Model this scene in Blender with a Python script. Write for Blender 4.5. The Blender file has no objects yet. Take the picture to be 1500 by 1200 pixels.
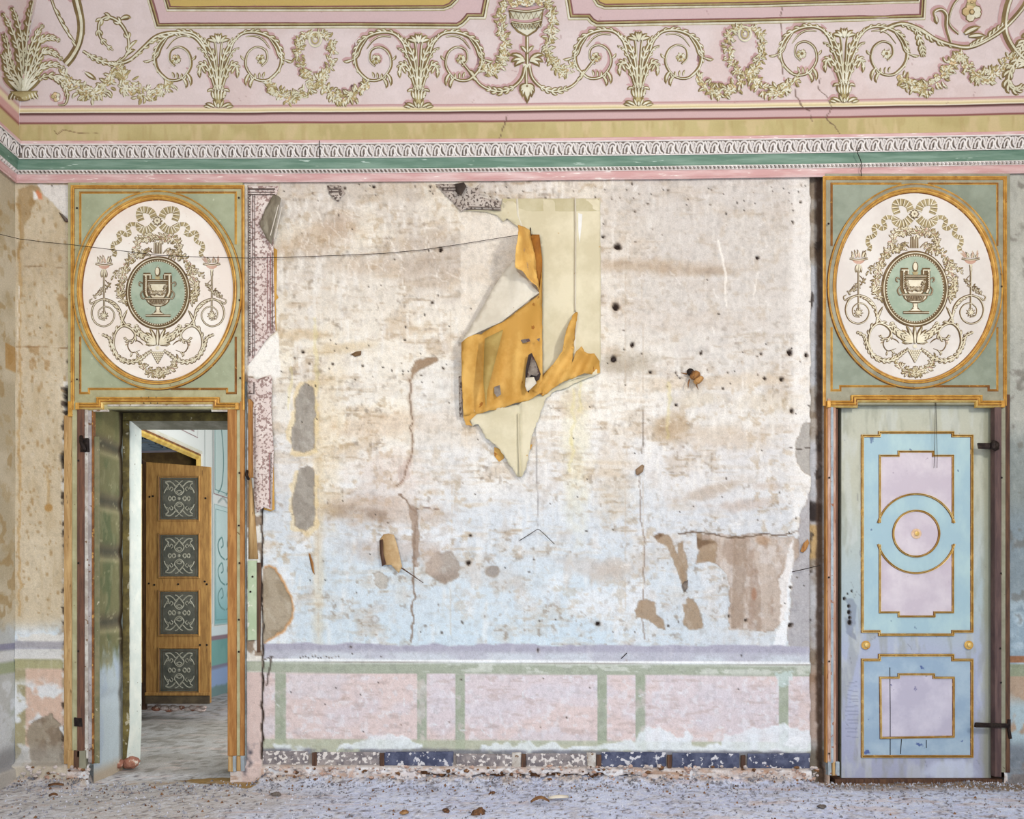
import bpy, bmesh, math, random
import numpy as np
from mathutils import Vector, Matrix
from mathutils.geometry import delaunay_2d_cdt
random.seed(7)
rng = np.random.RandomState(7)
SC = bpy.context.scene
COL = SC.collection
PI = math.pi

# ------------------------------------------------------------------ camera, world, lights, exposure
CAMH = 1.375
cam = bpy.data.cameras.new('camera'); co = bpy.data.objects.new('camera', cam); COL.objects.link(co)
co.location = (0, -6, CAMH); co.rotation_euler = (PI/2, 0, 0)
cam.sensor_width = 36; cam.lens = 28.8; cam.shift_y = 0.18; cam.clip_start = .05
SC.camera = co
SC.view_settings.view_transform = 'Standard'; SC.view_settings.look = 'None'
SC.view_settings.gamma = 1; SC.view_settings.use_curve_mapping = False
SC.view_settings.exposure = 0.30
W = bpy.data.worlds.new('world'); SC.world = W; W.use_nodes = True
W.node_tree.nodes['Background'].inputs[0].default_value = (0.83, 0.90, 1.0, 1)
W.node_tree.nodes['Background'].inputs[1].default_value = 0.66

def area(name, loc, target, sx, sy, power, col):
    l = bpy.data.lights.new(name, 'AREA'); l.shape = 'RECTANGLE'; l.size = sx; l.size_y = sy
    l.energy = power; l.color = col
    o = bpy.data.objects.new(name, l); COL.objects.link(o); o.location = loc
    o.rotation_euler = (Vector(target) - Vector(loc)).to_track_quat('-Z', 'Y').to_euler()
    return o
area('window_light_right', (3.75, -6.2, 4.45), (-1.0, 0, 3.0), 0.5, 0.8, 185, (1.0, 0.955, 0.89))
area('fill_light_rear', (-1.9, -8.0, 3.0), (-1.8, 0, 2.6), 2.6, 3.2, 165, (1.0, 0.985, 0.965))  # added fill from an unseen source, set left to even the wall
area('fill_light_rear_low', (1.2, -7.6, 1.1), (0.2, 0, 0.5), 3.0, 1.5, 90, (0.66, 0.82, 1.0))  # added cool fill for the lower wall, unseen source
area('fill_light_next_room', (-0.9, 1.9, 2.1), (-4, 4.0, 1.8), 1.8, 2.4, 120, (0.97, 0.98, 1.0))  # fill added inside the next room to brighten the open leaf

# ------------------------------------------------------------------ helpers
def lin(c):
    c = np.asarray(c, float) / 255.0
    return np.where(c <= 0.04045, c / 12.92, ((c + 0.055) / 1.055) ** 2.4)
def L4(c, k=1.0):
    a = lin(c) * k
    return (float(a[0]), float(a[1]), float(a[2]), 1.0)
AK = 0.92

_lat = np.random.RandomState(11).rand(8, 256, 256)
def vn(U, V, s, seed=0):
    L = _lat[seed % 8]
    x = U / s + seed * 17.3; y = V / s + seed * 9.1
    xi = np.floor(x).astype(int); yi = np.floor(y).astype(int)
    fx = x - xi; fy = y - yi
    fx = fx * fx * (3 - 2 * fx); fy = fy * fy * (3 - 2 * fy)
    a = L[yi % 256, xi % 256]; b = L[yi % 256, (xi + 1) % 256]
    c = L[(yi + 1) % 256, xi % 256]; d = L[(yi + 1) % 256, (xi + 1) % 256]
    return (a * (1 - fx) + b * fx) * (1 - fy) + (c * (1 - fx) + d * fx) * fy
def fbm(U, V, s, seed=0, o=4):
    t = 0; a = .5; n = 0
    for k in range(o):
        t = t + a * vn(U, V, s / 2 ** k, seed + k); n += a; a *= .5
    return t / n
def sst(x, a, b):
    t = np.clip((x - a) / (b - a), 0, 1); return t * t * (3 - 2 * t)
def mixc(C, col, m):
    return C * (1 - m[..., None]) + np.asarray(col, float) * m[..., None]

class Paint:
    """numpy painting of albedo (0..255 srgb) and relief on a grid indexed in wall units"""
    def __init__(s, U, V, base):
        s.U = U; s.V = V; s.C = np.zeros(U.shape + (3,)) + np.asarray(base, float)
        s.H = np.zeros(U.shape)
    def put(s, col, m, h=None):
        s.C = mixc(s.C, col, np.clip(m, 0, 1))
        if h is not None and h < 0 and -.02 < h:
            rim = np.clip(4 * m * (1 - m), 0, 1); s.C = mixc(s.C, (128, 108, 88), rim * .38)  # edge shade of recessed patches painted as a dark rim
        if h is not None: s.H = s.H + h * np.clip(m, 0, 1)
    def poly(s, pts, warp=3, wsc=14, seed=3, soft=1.2):
        pts = np.array(pts, float)
        x0, y0 = pts.min(0) - warp * 2 - 3; x1, y1 = pts.max(0) + warp * 2 + 3
        m = np.zeros(s.U.shape)
        sel = (s.U > x0) & (s.U < x1) & (s.V > y0) & (s.V < y1)
        if not sel.any(): return m
        u = s.U[sel]; v = s.V[sel]
        u2 = u + warp * 2 * (fbm(u, v, wsc, seed, 3) - .5) * 2; v2 = v + warp * 2 * (fbm(u, v, wsc, seed + 3, 3) - .5) * 2
        ins = np.zeros(u.shape, bool); dist = np.full(u.shape, 1e9)
        n = len(pts)
        for i in range(n):
            ax, ay = pts[i]; bx, by = pts[(i + 1) % n]
            cr = ((ay > v2) != (by > v2)) & (u2 < (bx - ax) * (v2 - ay) / ((by - ay) if by != ay else 1e-9) + ax)
            ins ^= cr
            L2 = (bx - ax) ** 2 + (by - ay) ** 2 + 1e-9
            t = np.clip(((u2 - ax) * (bx - ax) + (v2 - ay) * (by - ay)) / L2, 0, 1)
            dist = np.minimum(dist, np.hypot(u2 - ax - t * (bx - ax), v2 - ay - t * (by - ay)))
        sd = np.where(ins, dist, -dist)
        m[sel] = sst(sd, -soft, soft)
        return m
    def ell(s, cx, cy, rx, ry, rot=0, soft=.25, warp=0, seed=2):
        R = max(rx, ry) * (1 + soft + warp) + 2
        sel = (np.abs(s.U - cx) < R) & (np.abs(s.V - cy) < R)
        out = np.zeros(s.U.shape)
        if not sel.any(): return out
        u = s.U[sel]; v = s.V[sel]; du = u - cx; dv = v - cy
        c, q = math.cos(rot), math.sin(rot)
        a = (du * c + dv * q) / rx; b = (-du * q + dv * c) / ry
        r = np.hypot(a, b)
        if warp: r = r + warp * (fbm(u, v, 12, seed, 3) - .5) * 2
        out[sel] = 1 - sst(r, 1 - soft, 1 + soft)
        return out
    def line(s, pts, w=1.2, warp=2, seed=5):
        pts = np.array(pts, float)
        x0, y0 = pts.min(0) - w * 2 - warp * 2 - 2; x1, y1 = pts.max(0) + w * 2 + warp * 2 + 2
        m = np.zeros(s.U.shape)
        sel = (s.U > x0) & (s.U < x1) & (s.V > y0) & (s.V < y1)
        if not sel.any(): return m
        u = s.U[sel]; v = s.V[sel]
        u2 = u + warp * 2 * (fbm(u, v, 16, seed, 3) - .5) * 2; v2 = v + warp * 2 * (fbm(u, v, 16, seed + 2, 3) - .5) * 2
        d = np.full(u.shape, 1e9)
        for i in range(len(pts) - 1):
            ax, ay = pts[i]; bx, by = pts[i + 1]
            L2 = (bx - ax) ** 2 + (by - ay) ** 2 + 1e-9
            t = np.clip(((u2 - ax) * (bx - ax) + (v2 - ay) * (by - ay)) / L2, 0, 1)
            d = np.minimum(d, np.hypot(u2 - ax - t * (bx - ax), v2 - ay - t * (by - ay)))
        m[sel] = 1 - sst(d, w * .4, w * 1.3)
        return m

def link(o, parent=None):
    COL.objects.link(o)
    if parent is not None:
        o.parent = parent; o.matrix_parent_inverse = parent_world(parent).inverted()
    return o
def parent_world(p):
    m = p.matrix_basis.copy()
    if p.parent: m = parent_world(p.parent) @ p.matrix_parent_inverse @ m
    return m
def tag(o, label=None, cat=None, group=None, kind=None):
    if label: o['label'] = label
    if cat: o['category'] = cat
    if group: o['group'] = group
    if kind: o['kind'] = kind
    return o
def thing(name, loc, label, cat, group=None, kind=None):
    o = bpy.data.objects.new(name, None); o.location = loc; o.empty_display_size = .1
    COL.objects.link(o)
    return tag(o, label, cat, group, kind)
def mesh_obj(name, verts, faces, mats, parent=None, mi=None, smooth=True):
    me = bpy.data.meshes.new(name); me.from_pydata([tuple(v) for v in verts], [], faces)
    for m in (mats if isinstance(mats, (list, tuple)) else [mats]): me.materials.append(m)
    if mi is not None and len(mi): me.polygons.foreach_set('material_index', mi)
    if smooth: me.polygons.foreach_set('use_smooth', [True] * len(me.polygons))
    me.update()
    return link(bpy.data.objects.new(name, me), parent)
def grid_obj(name, X, Y, Z, C, keep, mats, parent=None, k=AK, cull=True):
    R, Q = X.shape
    idx = np.arange(R * Q).reshape(R, Q)
    f = np.stack([idx[:-1, :-1], idx[:-1, 1:], idx[1:, 1:], idx[1:, :-1]], -1)
    if keep is not None: f = f[keep]
    f = f.reshape(-1, 4)
    used = np.unique(f); remap = np.full(R * Q, -1); remap[used] = np.arange(len(used)); f = remap[f]
    co_ = np.stack([X, Y, Z], -1).reshape(-1, 3)[used]
    me = bpy.data.meshes.new(name)
    me.vertices.add(len(co_)); me.vertices.foreach_set('co', co_.ravel())
    me.loops.add(f.size); me.loops.foreach_set('vertex_index', f.ravel().astype(np.int32))
    me.polygons.add(len(f)); me.polygons.foreach_set('loop_start', (np.arange(len(f)) * 4).astype(np.int32))
    me.polygons.foreach_set('loop_total', np.full(len(f), 4, np.int32))
    me.polygons.foreach_set('use_smooth', np.ones(len(f), bool))
    me.update(calc_edges=True)
    at = me.color_attributes.new('Col', 'FLOAT_COLOR', 'POINT')
    c = lin(np.clip(C, 0, 255)).reshape(-1, 3)[used] * k
    at.data.foreach_set('color', np.concatenate([c, np.ones((len(c), 1))], 1).ravel())
    me.materials.append(mats)
    me.validate()
    return link(bpy.data.objects.new(name, me), parent)

# ------------------------------------------------------------------ materials
MATS = {}
def mat(name, c, c2=None, sc=6, rough=.7, bump=.15, bsc=60, metal=0, speck=None, spsc=40, spt=.68, stretch=(1, 1, 1), lo=.42, hi=.62):
    if name in MATS: return MATS[name]
    m = bpy.data.materials.new(name); m.use_nodes = True; nt = m.node_tree; N = nt.nodes; K = nt.links
    b = N['Principled BSDF']; b.inputs['Roughness'].default_value = rough; b.inputs['Metallic'].default_value = metal
    b.inputs['Specular IOR Level'].default_value = .3
    tc = N.new('ShaderNodeTexCoord'); mp = N.new('ShaderNodeMapping'); K.new(tc.outputs['Object'], mp.inputs[0])
    mp.inputs['Scale'].default_value = stretch
    if c2 is None: c2 = tuple(x * .86 for x in c)
    n = N.new('ShaderNodeTexNoise'); n.inputs['Scale'].default_value = sc; n.inputs['Detail'].default_value = 8; n.inputs['Roughness'].default_value = .65
    K.new(mp.outputs[0], n.inputs[0])
    r = N.new('ShaderNodeValToRGB'); r.color_ramp.elements[0].position = lo; r.color_ramp.elements[1].position = hi
    r.color_ramp.elements[0].color = L4(c2, AK); r.color_ramp.elements[1].color = L4(c, AK)
    K.new(n.outputs[0], r.inputs[0]); out = r.outputs[0]
    if speck is not None:
        n2 = N.new('ShaderNodeTexNoise'); n2.inputs['Scale'].default_value = spsc; n2.inputs['Detail'].default_value = 5
        K.new(mp.outputs[0], n2.inputs[0])
        r2 = N.new('ShaderNodeValToRGB'); r2.color_ramp.elements[0].position = spt - .015; r2.color_ramp.elements[1].position = spt + .015
        K.new(n2.outputs[0], r2.inputs[0])
        mx = N.new('ShaderNodeMix'); mx.data_type = 'RGBA'; K.new(r2.outputs[0], mx.inputs[0]); K.new(out, mx.inputs[6])
        mx.inputs[7].default_value = L4(speck, AK); out = mx.outputs[2]
    K.new(out, b.inputs['Base Color'])
    if bump:
        n3 = N.new('ShaderNodeTexNoise'); n3.inputs['Scale'].default_value = bsc; n3.inputs['Detail'].default_value = 6
        K.new(mp.outputs[0], n3.inputs[0])
        bp = N.new('ShaderNodeBump'); bp.inputs['Strength'].default_value = bump; bp.inputs['Distance'].default_value = .01
        K.new(n3.outputs[0], bp.inputs['Height']); K.new(bp.outputs[0], b.inputs['Normal'])
    MATS[name] = m
    return m
def vmat(name, rough=.85, bump=.25, var=.10, vsc=90, bdist=.006):
    m = bpy.data.materials.new(name); m.use_nodes = True; nt = m.node_tree; N = nt.nodes; K = nt.links
    b = N['Principled BSDF']; b.inputs['Roughness'].default_value = rough; b.inputs['Specular IOR Level'].default_value = .2
    at = N.new('ShaderNodeVertexColor'); at.layer_name = 'Col'
    tc = N.new('ShaderNodeTexCoord')
    n = N.new('ShaderNodeTexNoise'); n.inputs['Scale'].default_value = vsc; n.inputs['Detail'].default_value = 7; n.inputs['Roughness'].default_value = .7
    K.new(tc.outputs['Object'], n.inputs[0])
    mr = N.new('ShaderNodeMapRange'); mr.inputs[1].default_value = .3; mr.inputs[2].default_value = .7
    mr.inputs[3].default_value = 1 - var; mr.inputs[4].default_value = 1 + var; K.new(n.outputs[0], mr.inputs[0])
    mm = N.new('ShaderNodeVectorMath'); mm.operation = 'SCALE'; K.new(at.outputs[0], mm.inputs[0]); K.new(mr.outputs[0], mm.inputs['Scale'])
    K.new(mm.outputs[0], b.inputs['Base Color'])
    bp = N.new('ShaderNodeBump'); bp.inputs['Strength'].default_value = bump; bp.inputs['Distance'].default_value = bdist
    n2 = N.new('ShaderNodeTexNoise'); n2.inputs['Scale'].default_value = vsc * .6; n2.inputs['Detail'].default_value = 8
    K.new(tc.outputs['Object'], n2.inputs[0]); K.new(n2.outputs[0], bp.inputs['Height']); K.new(bp.outputs[0], b.inputs['Normal'])
    return m
M_wall = vmat('painted_plaster', bump=.4, var=.17, vsc=110); M_cove = vmat('painted_cove', bump=.1, var=.05); M_floor = vmat('dusty_floor', bump=.4, var=.30, vsc=90, bdist=.012)

gold = mat('gilding', (224, 178, 92), (192, 142, 64), 14, rough=.42, bump=.2, metal=.15, speck=(140, 92, 46), spsc=30, spt=.70)
gold_lt = mat('bright_gilding', (236, 208, 136), (206, 168, 90), 14, rough=.4, metal=.2)
gold_dk = mat('worn_shaded_gilding', (156, 104, 54), (112, 70, 38), 10, rough=.55, speck=(196, 150, 84), spsc=24, spt=.62)
wood_or = mat('orange_wood', (186, 136, 78), (156, 106, 56), 8, stretch=(6, 1, .6), speck=(100, 64, 38), spsc=22, spt=.71)
wood_tan = mat('bare_pine', (204, 172, 122), (172, 136, 88), 8, stretch=(6, 1, .5), speck=(96, 70, 44), spsc=20, spt=.68)
wood_dk = mat('dark_wood', (108, 78, 58), (74, 52, 42), 9, stretch=(6, 1, .5))
maroon = mat('maroon_wood', (120, 84, 66), (92, 66, 56), 9, stretch=(6, 1, .5))
olive = mat('olive_paint', (184, 182, 146), (164, 160, 124), 7, rough=.6, speck=(120, 104, 70), spsc=30, spt=.7)
olive_r = mat('olive_paint_dim', (160, 158, 138), (140, 138, 118), 7, rough=.6, speck=(104, 90, 66), spsc=30, spt=.7)  # darker copy of the olive, painting in the dimmer right side
sage = mat('sage_paint', (172, 180, 152), (156, 164, 136), 5, rough=.6, speck=(190, 196, 170), spsc=26, spt=.7)
sage_r = mat('sage_paint_dim', (148, 158, 142), (132, 142, 126), 5, rough=.6)  # darker copy of the sage, painting in the dimmer right side
greywht = mat('chipped_white', (214, 212, 206), (170, 160, 150), 12, speck=(130, 104, 80), spsc=30, spt=.64)
paleblue = mat('pale_blue_strip', (178, 192, 200), (150, 160, 168), 10, speck=(150, 110, 90), spsc=24, spt=.64)
pinkwood = mat('pinkish_wood', (206, 176, 160), (170, 128, 104), 8, stretch=(4, 1, .5), speck=(120, 70, 50), spsc=24, spt=.66)
black = mat('void', (16, 12, 10), bump=0)
iron = mat('iron', (58, 48, 44), (36, 28, 26), 30, rough=.6, metal=.5, bump=.4)
med = mat('medallion_ground', (244, 240, 232), (236, 226, 216), 3.2, rough=.6, bump=.08, speck=(206, 192, 176), spsc=50, spt=.7)
med_green = mat('medallion_green', (176, 190, 170), (154, 172, 152), 7, rough=.6, bump=.1)
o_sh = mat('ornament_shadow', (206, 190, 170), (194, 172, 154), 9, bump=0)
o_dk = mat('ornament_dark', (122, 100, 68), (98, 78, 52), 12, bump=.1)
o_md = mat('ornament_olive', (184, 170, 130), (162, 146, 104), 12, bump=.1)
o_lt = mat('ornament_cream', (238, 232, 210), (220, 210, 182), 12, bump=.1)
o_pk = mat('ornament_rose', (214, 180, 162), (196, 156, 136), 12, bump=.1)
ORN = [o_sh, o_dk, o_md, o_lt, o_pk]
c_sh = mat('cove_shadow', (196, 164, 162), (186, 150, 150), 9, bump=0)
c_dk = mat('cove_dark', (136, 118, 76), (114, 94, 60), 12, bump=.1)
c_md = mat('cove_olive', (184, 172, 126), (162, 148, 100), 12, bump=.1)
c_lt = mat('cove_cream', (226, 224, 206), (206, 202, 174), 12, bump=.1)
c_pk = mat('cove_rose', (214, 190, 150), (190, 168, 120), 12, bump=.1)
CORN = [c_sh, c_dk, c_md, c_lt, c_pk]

# ------------------------------------------------------------------ mappers: wall units -> 3D
def P(u, v, y=0.0):
    D = 6 + y
    return Vector(((u - 750) * D / 1200, y, CAMH + (870 - v) * D / 1200))
def plane(y0):
    def f(u, v, h=0.0):
        p = P(u, v, y0); p.y = y0 - h; return p
    return f
XL, XR = -3.64, 3.98
def rise(u): return 14 * np.clip((u - 30) / 1470, 0, 1.05) ** 2
_dv = np.array([-300, -200, -120, -60, 0, 50, 100, 150, 168, 300.])
_dd = np.array([1.75, 1.20, .82, .58, .385, .255, .155, .09, .078, .078])
def dcove(v): return np.interp(v, _dv, _dd)
def zprof(v, d=None):
    d = dcove(v) if d is None else d
    return CAMH + (870 - v) * (6 - d) / 1200
def cove(u, v, h=0.0):
    ve = v + float(rise(u)); d = float(dcove(ve)); D = 6 - d
    X = (u - 750) * D / 1200
    if X >= XL + d - .002:
        z = CAMH + (870 - v) * D / 1200
        return Vector((X, -d - h * .95, z - h * .3))
    lo, hi = -290., 250.
    for _ in range(26):
        m = (lo + hi) / 2; dm = float(dcove(m)); Dm = (XL + dm) * 1200 / (u - 750)
        z = CAMH + (870 - v) * Dm / 1200
        if z > zprof(m): hi = m
        else: lo = m
    dm = float(dcove(lo)); Dm = (XL + dm) * 1200 / (u - 750)
    return Vector((XL + dm + h * .95, Dm - 6, CAMH + (870 - v) * Dm / 1200 - h * .3))

def spline(pts, n=6, closed=False):
    p = [np.array(q, float) for q in pts]
    if len(p) < 3: return p
    out = []
    m = len(p)
    for i in range(m if closed else m - 1):
        if closed: a, b, c, d = p[(i - 1) % m], p[i], p[(i + 1) % m], p[(i + 2) % m]
        else: a, b, c, d = p[max(i - 1, 0)], p[i], p[i + 1], p[min(i + 2, m - 1)]
        for k in range(n):
            t = k / n
            out.append(.5 * ((2 * b) + (c - a) * t + (2 * a - 5 * b + 4 * c - d) * t * t + (3 * b - a - 3 * c + d) * t ** 3))
    if not closed: out.append(p[-1])
    return out

class Brush:
    """relief strokes: three-vertex ridged ribbons collected in one mesh"""
    def __init__(s, mapper, xf=None, lift=1.0):
        s.v = []; s.f = []; s.mi = []; s.map = mapper; s.xf = xf; s.lift = lift; s.sh = (-1.6, -1.6); s.sk = 1.0; s.ol = 0.0; s.h0 = 0.0
    def pt(s, p, h):
        x, y = p
        if s.xf: x, y = s.xf(x, y)
        return s.map(x, y, h * s.lift + s.h0)
    def ribbon(s, pts, w, mi, h=.001, ridge=None, off=(0, 0), prof=None):
        """pts: list of 2D, w: width"""
        n = len(pts)
        if n < 2: return
        base = len(s.v)
        if ridge is None: ridge = min(.012, w * .0011)
        for i, p in enumerate(pts):
            a = pts[max(i - 1, 0)]; b = pts[min(i + 1, n - 1)]
            t = np.array([b[0] - a[0], b[1] - a[1]], float); L = np.hypot(*t) or 1; t /= L
            nrm = np.array([-t[1], t[0]])
            q = i / (n - 1)
            ww = w / 2 * (prof(q) if prof else 1)
            c = np.array(p, float) + off
            s.v += [s.pt(c - nrm * ww, h), s.pt(c, h + ridge), s.pt(c + nrm * ww, h)]
            if i:
                k = base + 3 * i
                s.f += [(k - 3, k - 2, k + 1, k), (k - 2, k - 1, k + 2, k + 1)]; s.mi += [mi, mi]
    def stem(s, pts, w, prof=None, sp=5, shadow=True, hl=True, closed=False, md=2):
        q = spline(pts, sp, closed)
        if closed: q = q + [q[0]]
        pr = prof or (lambda t: .45 + .55 * math.sin(PI * min(1, t * .9 + .1)))
        if closed: pr = lambda t: 1
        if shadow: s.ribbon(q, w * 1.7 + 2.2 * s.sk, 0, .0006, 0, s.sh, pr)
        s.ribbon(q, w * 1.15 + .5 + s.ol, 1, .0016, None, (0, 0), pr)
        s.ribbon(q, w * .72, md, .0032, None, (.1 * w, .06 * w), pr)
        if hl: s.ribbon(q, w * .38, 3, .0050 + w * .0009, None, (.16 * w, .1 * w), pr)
    def leaf(s, p, ang, L, Wd, curl=0.0, mats=(1, 2, 3), shadow=True):
        n = 5; pts = []; x, y = p; a = ang
        for i in range(n + 1):
            pts.append(np.array([x, y])); x += math.cos(a) * L / n; y += math.sin(a) * L / n; a += curl / n
        pr = lambda t: (math.sin(PI * (t * .82 + .12)) ** .8) if t < .999 else .05
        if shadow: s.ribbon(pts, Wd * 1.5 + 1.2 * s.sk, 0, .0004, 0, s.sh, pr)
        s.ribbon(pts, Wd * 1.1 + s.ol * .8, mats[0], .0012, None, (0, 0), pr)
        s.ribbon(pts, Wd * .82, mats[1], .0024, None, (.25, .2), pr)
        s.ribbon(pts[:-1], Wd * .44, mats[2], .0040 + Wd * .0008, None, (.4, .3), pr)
    def disc(s, p, r, mi, h=.003, dome=.004, n=10, ry=None):
        ry = ry or r; b = len(s.v)
        s.v.append(s.pt(p, h + dome))
        for k in range(n):
            a = 2 * PI * k / n; s.v.append(s.pt((p[0] + r * math.cos(a), p[1] + ry * math.sin(a)), h))
        for k in range(n): s.f.append((b, b + 1 + k, b + 1 + (k + 1) % n)); s.mi.append(mi)
    def ring(s, p, r, w, mi, h=.003, n=24, ry=None):
        ry = ry or r
        pts = [np.array([p[0] + r * math.cos(2 * PI * k / n), p[1] + ry * math.sin(2 * PI * k / n)]) for k in range(n + 1)]
        s.ribbon(pts, w, mi, h)
    def rose(s, p, r, pk=True):
        s.disc((p[0] - 1, p[1] - 1), r * 1.25, 0, .0006, 0)
        for k in range(5):
            a = 2 * PI * k / 5 + random.random(); q = (p[0] + math.cos(a) * r * .55, p[1] + math.sin(a) * r * .55)
            s.disc(q, r * .55 + s.ol * .4, 1, .0022, .001, 7)
            s.disc((q[0] + .2, q[1] + .2), r * .43, random.choice([3, 3, 2, 4]) if pk else random.choice([2, 3]), .0036, .003, 7)
        s.disc(p, r * .33, 1, .006, .002, 6); s.disc(p, r * .2, 4 if pk else 3, .008, .002, 6)
    def acanthus(s, pts, L, w, n=7, side=0, sp=5, flip=1):
        """stem with leaflets along both sides (side 0) or one side"""
        q = spline(pts, sp); m = len(q)
        for k in range(n):
            i = int((k + .5) / n * (m - 2)); a = q[i]; b = q[i + 1]
            ang = math.atan2(b[1] - a[1], b[0] - a[0]); sc = .55 + .6 * math.sin(PI * (k + .7) / (n + .4))
            for sg in ((-1, 1) if side == 0 else (side,)):
                s.leaf(a, ang + sg * .85, L * sc * 1.1, L * .56 * sc, -sg * 1.1)
        s.stem(pts, w)
    def garland(s, pts, wid, dens=1.0, rose_r=4.2, leafL=8):
        q = spline(pts, 8); m = len(q); tot = sum(np.hypot(*(q[i + 1] - q[i])) for i in range(m - 1))
        for k in range(int(tot / (2.2 if s.xf and leafL > 12 else 1.25) * dens)):
            t = random.random(); i = min(int(t * (m - 1)), m - 2); a = q[i]
            ww = wid * (.35 + .65 * math.sin(PI * t))
            o = np.array([random.uniform(-1, 1), random.uniform(-1, 1)]) * ww * .5
            ang = math.atan2(o[1], o[0]) + random.uniform(-.5, .5)
            s.leaf(a + o * .7, ang, leafL * random.uniform(.7, 1.2), leafL * .5, random.uniform(-1, 1), random.choice([(1, 2, 3), (1, 3, 3), (1, 2, 2)]))
        nr_ = max(1, int(tot / (7 if leafL > 12 else 3.6) * dens))
        for k in range(nr_):
            t = (k + random.random()) / nr_; i = min(int(t * (m - 1)), m - 2)
            ww = wid * (.3 + .7 * math.sin(PI * t))
            s.rose(q[i] + np.array([random.uniform(-1, 1), random.uniform(-1, 1)]) * ww * .35, rose_r * random.uniform(.75, 1.15))
    def poly(s, pts, mi, h=.003, dome=.0):
        b = len(s.v); n = len(pts); c = np.mean(np.array(pts, float), 0)
        s.v.append(s.pt(c, h + dome))
        for q in pts: s.v.append(s.pt(q, h))
        for k in range(n): s.f.append((b, b + 1 + k, b + 1 + (k + 1) % n)); s.mi.append(mi)
    def build(s, name, mats, parent=None):
        return mesh_obj(name, s.v, s.f, mats, parent, s.mi)

def mould(name, pts, prof, mapper, mats, parent=None, closed=True, smooth=False):
    """sweep prof [(offset, height, mat)] along polyline; offset is to the left of travel direction"""
    p = [np.array(q, float) for q in pts]; n = len(p)
    V = []; Fc = []; mi = []; k = len(prof)
    for i in range(n):
        a = p[(i - 1) % n] if (closed or i > 0) else None
        b = p[(i + 1) % n] if (closed or i < n - 1) else None
        c = p[i]
        def nr(d): d = d / (np.hypot(*d) or 1); return np.array([d[1], -d[0]])
        if a is None: N = nr(b - c)
        elif b is None: N = nr(c - a)
        else:
            n1 = nr(c - a); n2 = nr(b - c); N = n1 + n2; N = N / max(.25, (1 + n1.dot(n2)))
        for (o, h, *_) in prof:
            q = c + N * o; V.append(mapper(q[0], q[1], h))
    for i in range(n if closed else n - 1):
        j = (i + 1) % n
        for t in range(k - 1):
            Fc.append((i * k + t, i * k + t + 1, j * k + t + 1, j * k + t)); mi.append(prof[t][2] if len(prof[t]) > 2 else 0)
    return mesh_obj(name, V, Fc, mats, parent, mi, smooth)

def sheet(name, pts, mapper, mats, parent=None, step=None, wr=0.0, thick=0.0, smooth=True, seed=0, fold=None, rag=0.0):
    """filled polygon with per-vertex height (u,v,h)"""
    b = [(q[0], q[1]) for q in pts]; hs = [q[2] if len(q) > 2 else 0 for q in pts]
    n = len(b)
    if step:
        nb = []; nh = []
        for i in range(n):
            a = b[i]; c = b[(i + 1) % n]; L = math.hypot(c[0] - a[0], c[1] - a[1]); m = max(1, int(L / step))
            for k in range(m):
                t = k / m; nb.append((a[0] + (c[0] - a[0]) * t, a[1] + (c[1] - a[1]) * t)); nh.append(hs[i] * (1 - t) + hs[(i + 1) % n] * t)
        b, hs, n = nb, nh, len(nb)
        if rag: b = [(q[0] + random.uniform(-rag, rag), q[1] + random.uniform(-rag, rag)) for q in b]
    vs = [Vector(q) for q in b]
    if step:
        us = [q[0] for q in b]; ws = [q[1] for q in b]
        y = min(ws) + step * .5
        while y < max(ws):
            x = min(us) + step * .5
            while x < max(us):
                dmin = min((x - q[0]) ** 2 + (y - q[1]) ** 2 for q in b)
                if dmin > (step * .5) ** 2: vs.append(Vector((x + random.uniform(-.15, .15) * step, y + random.uniform(-.15, .15) * step)))
                x += step
            y += step
    r = delaunay_2d_cdt(vs, [(i, (i + 1) % n) for i in range(n)], [], 1, 1e-4)
    V = []
    B = np.array(b); Hs = np.array(hs)
    for q in r[0]:
        d2 = (B[:, 0] - q.x) ** 2 + (B[:, 1] - q.y) ** 2
        if d2.min() < 1e-3: h = float(Hs[d2.argmin()])
        else: w = 1 / d2 ** 1.25; h = float((w * Hs).sum() / w.sum())
        if wr: h += wr * (float(fbm(np.array(q.x), np.array(q.y), 26, seed, 3)) - .5) * 2
        if fold: h += fold(q.x, q.y)
        V.append(mapper(q.x, q.y, max(h, .0005) if wr else h))
    Fc = []
    for f in r[2]:
        f = list(f)
        a, c_, d = (r[0][f[0]], r[0][f[1]], r[0][f[2]])
        if (c_.x - a.x) * (d.y - a.y) - (c_.y - a.y) * (d.x - a.x) > 0: f.reverse()
        Fc.append(tuple(f))
    o = mesh_obj(name, V, Fc, mats, parent, None, smooth)
    if thick:
        md = o.modifiers.new('thickness', 'SOLIDIFY'); md.thickness = thick; md.offset = -1
    return o

def slab(name, u0, v0, u1, v1, h, mapper, mats, parent=None, bev=.6, jit=0):
    """bevelled board seen from the front, in wall units; edge can be slightly uneven"""
    def rect(i, hh):
        j = lambda: random.uniform(-jit, jit)
        return [mapper(u0 + i + j(), v0 + i + j(), hh), mapper(u1 - i + j(), v0 + i + j(), hh), mapper(u1 - i + j(), v1 - i + j(), hh), mapper(u0 + i + j(), v1 - i + j(), hh)]
    V = rect(0, -.002) + rect(0, h - .002) + rect(bev, h)
    Fc = [(8, 11, 10, 9)]
    for r_ in (0, 4):
        for k in range(4): Fc.append((r_ + k, r_ + (k + 1) % 4, r_ + 4 + (k + 1) % 4, r_ + 4 + k)[::-1])
    return mesh_obj(name, V, Fc, mats, parent, None, False)

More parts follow.
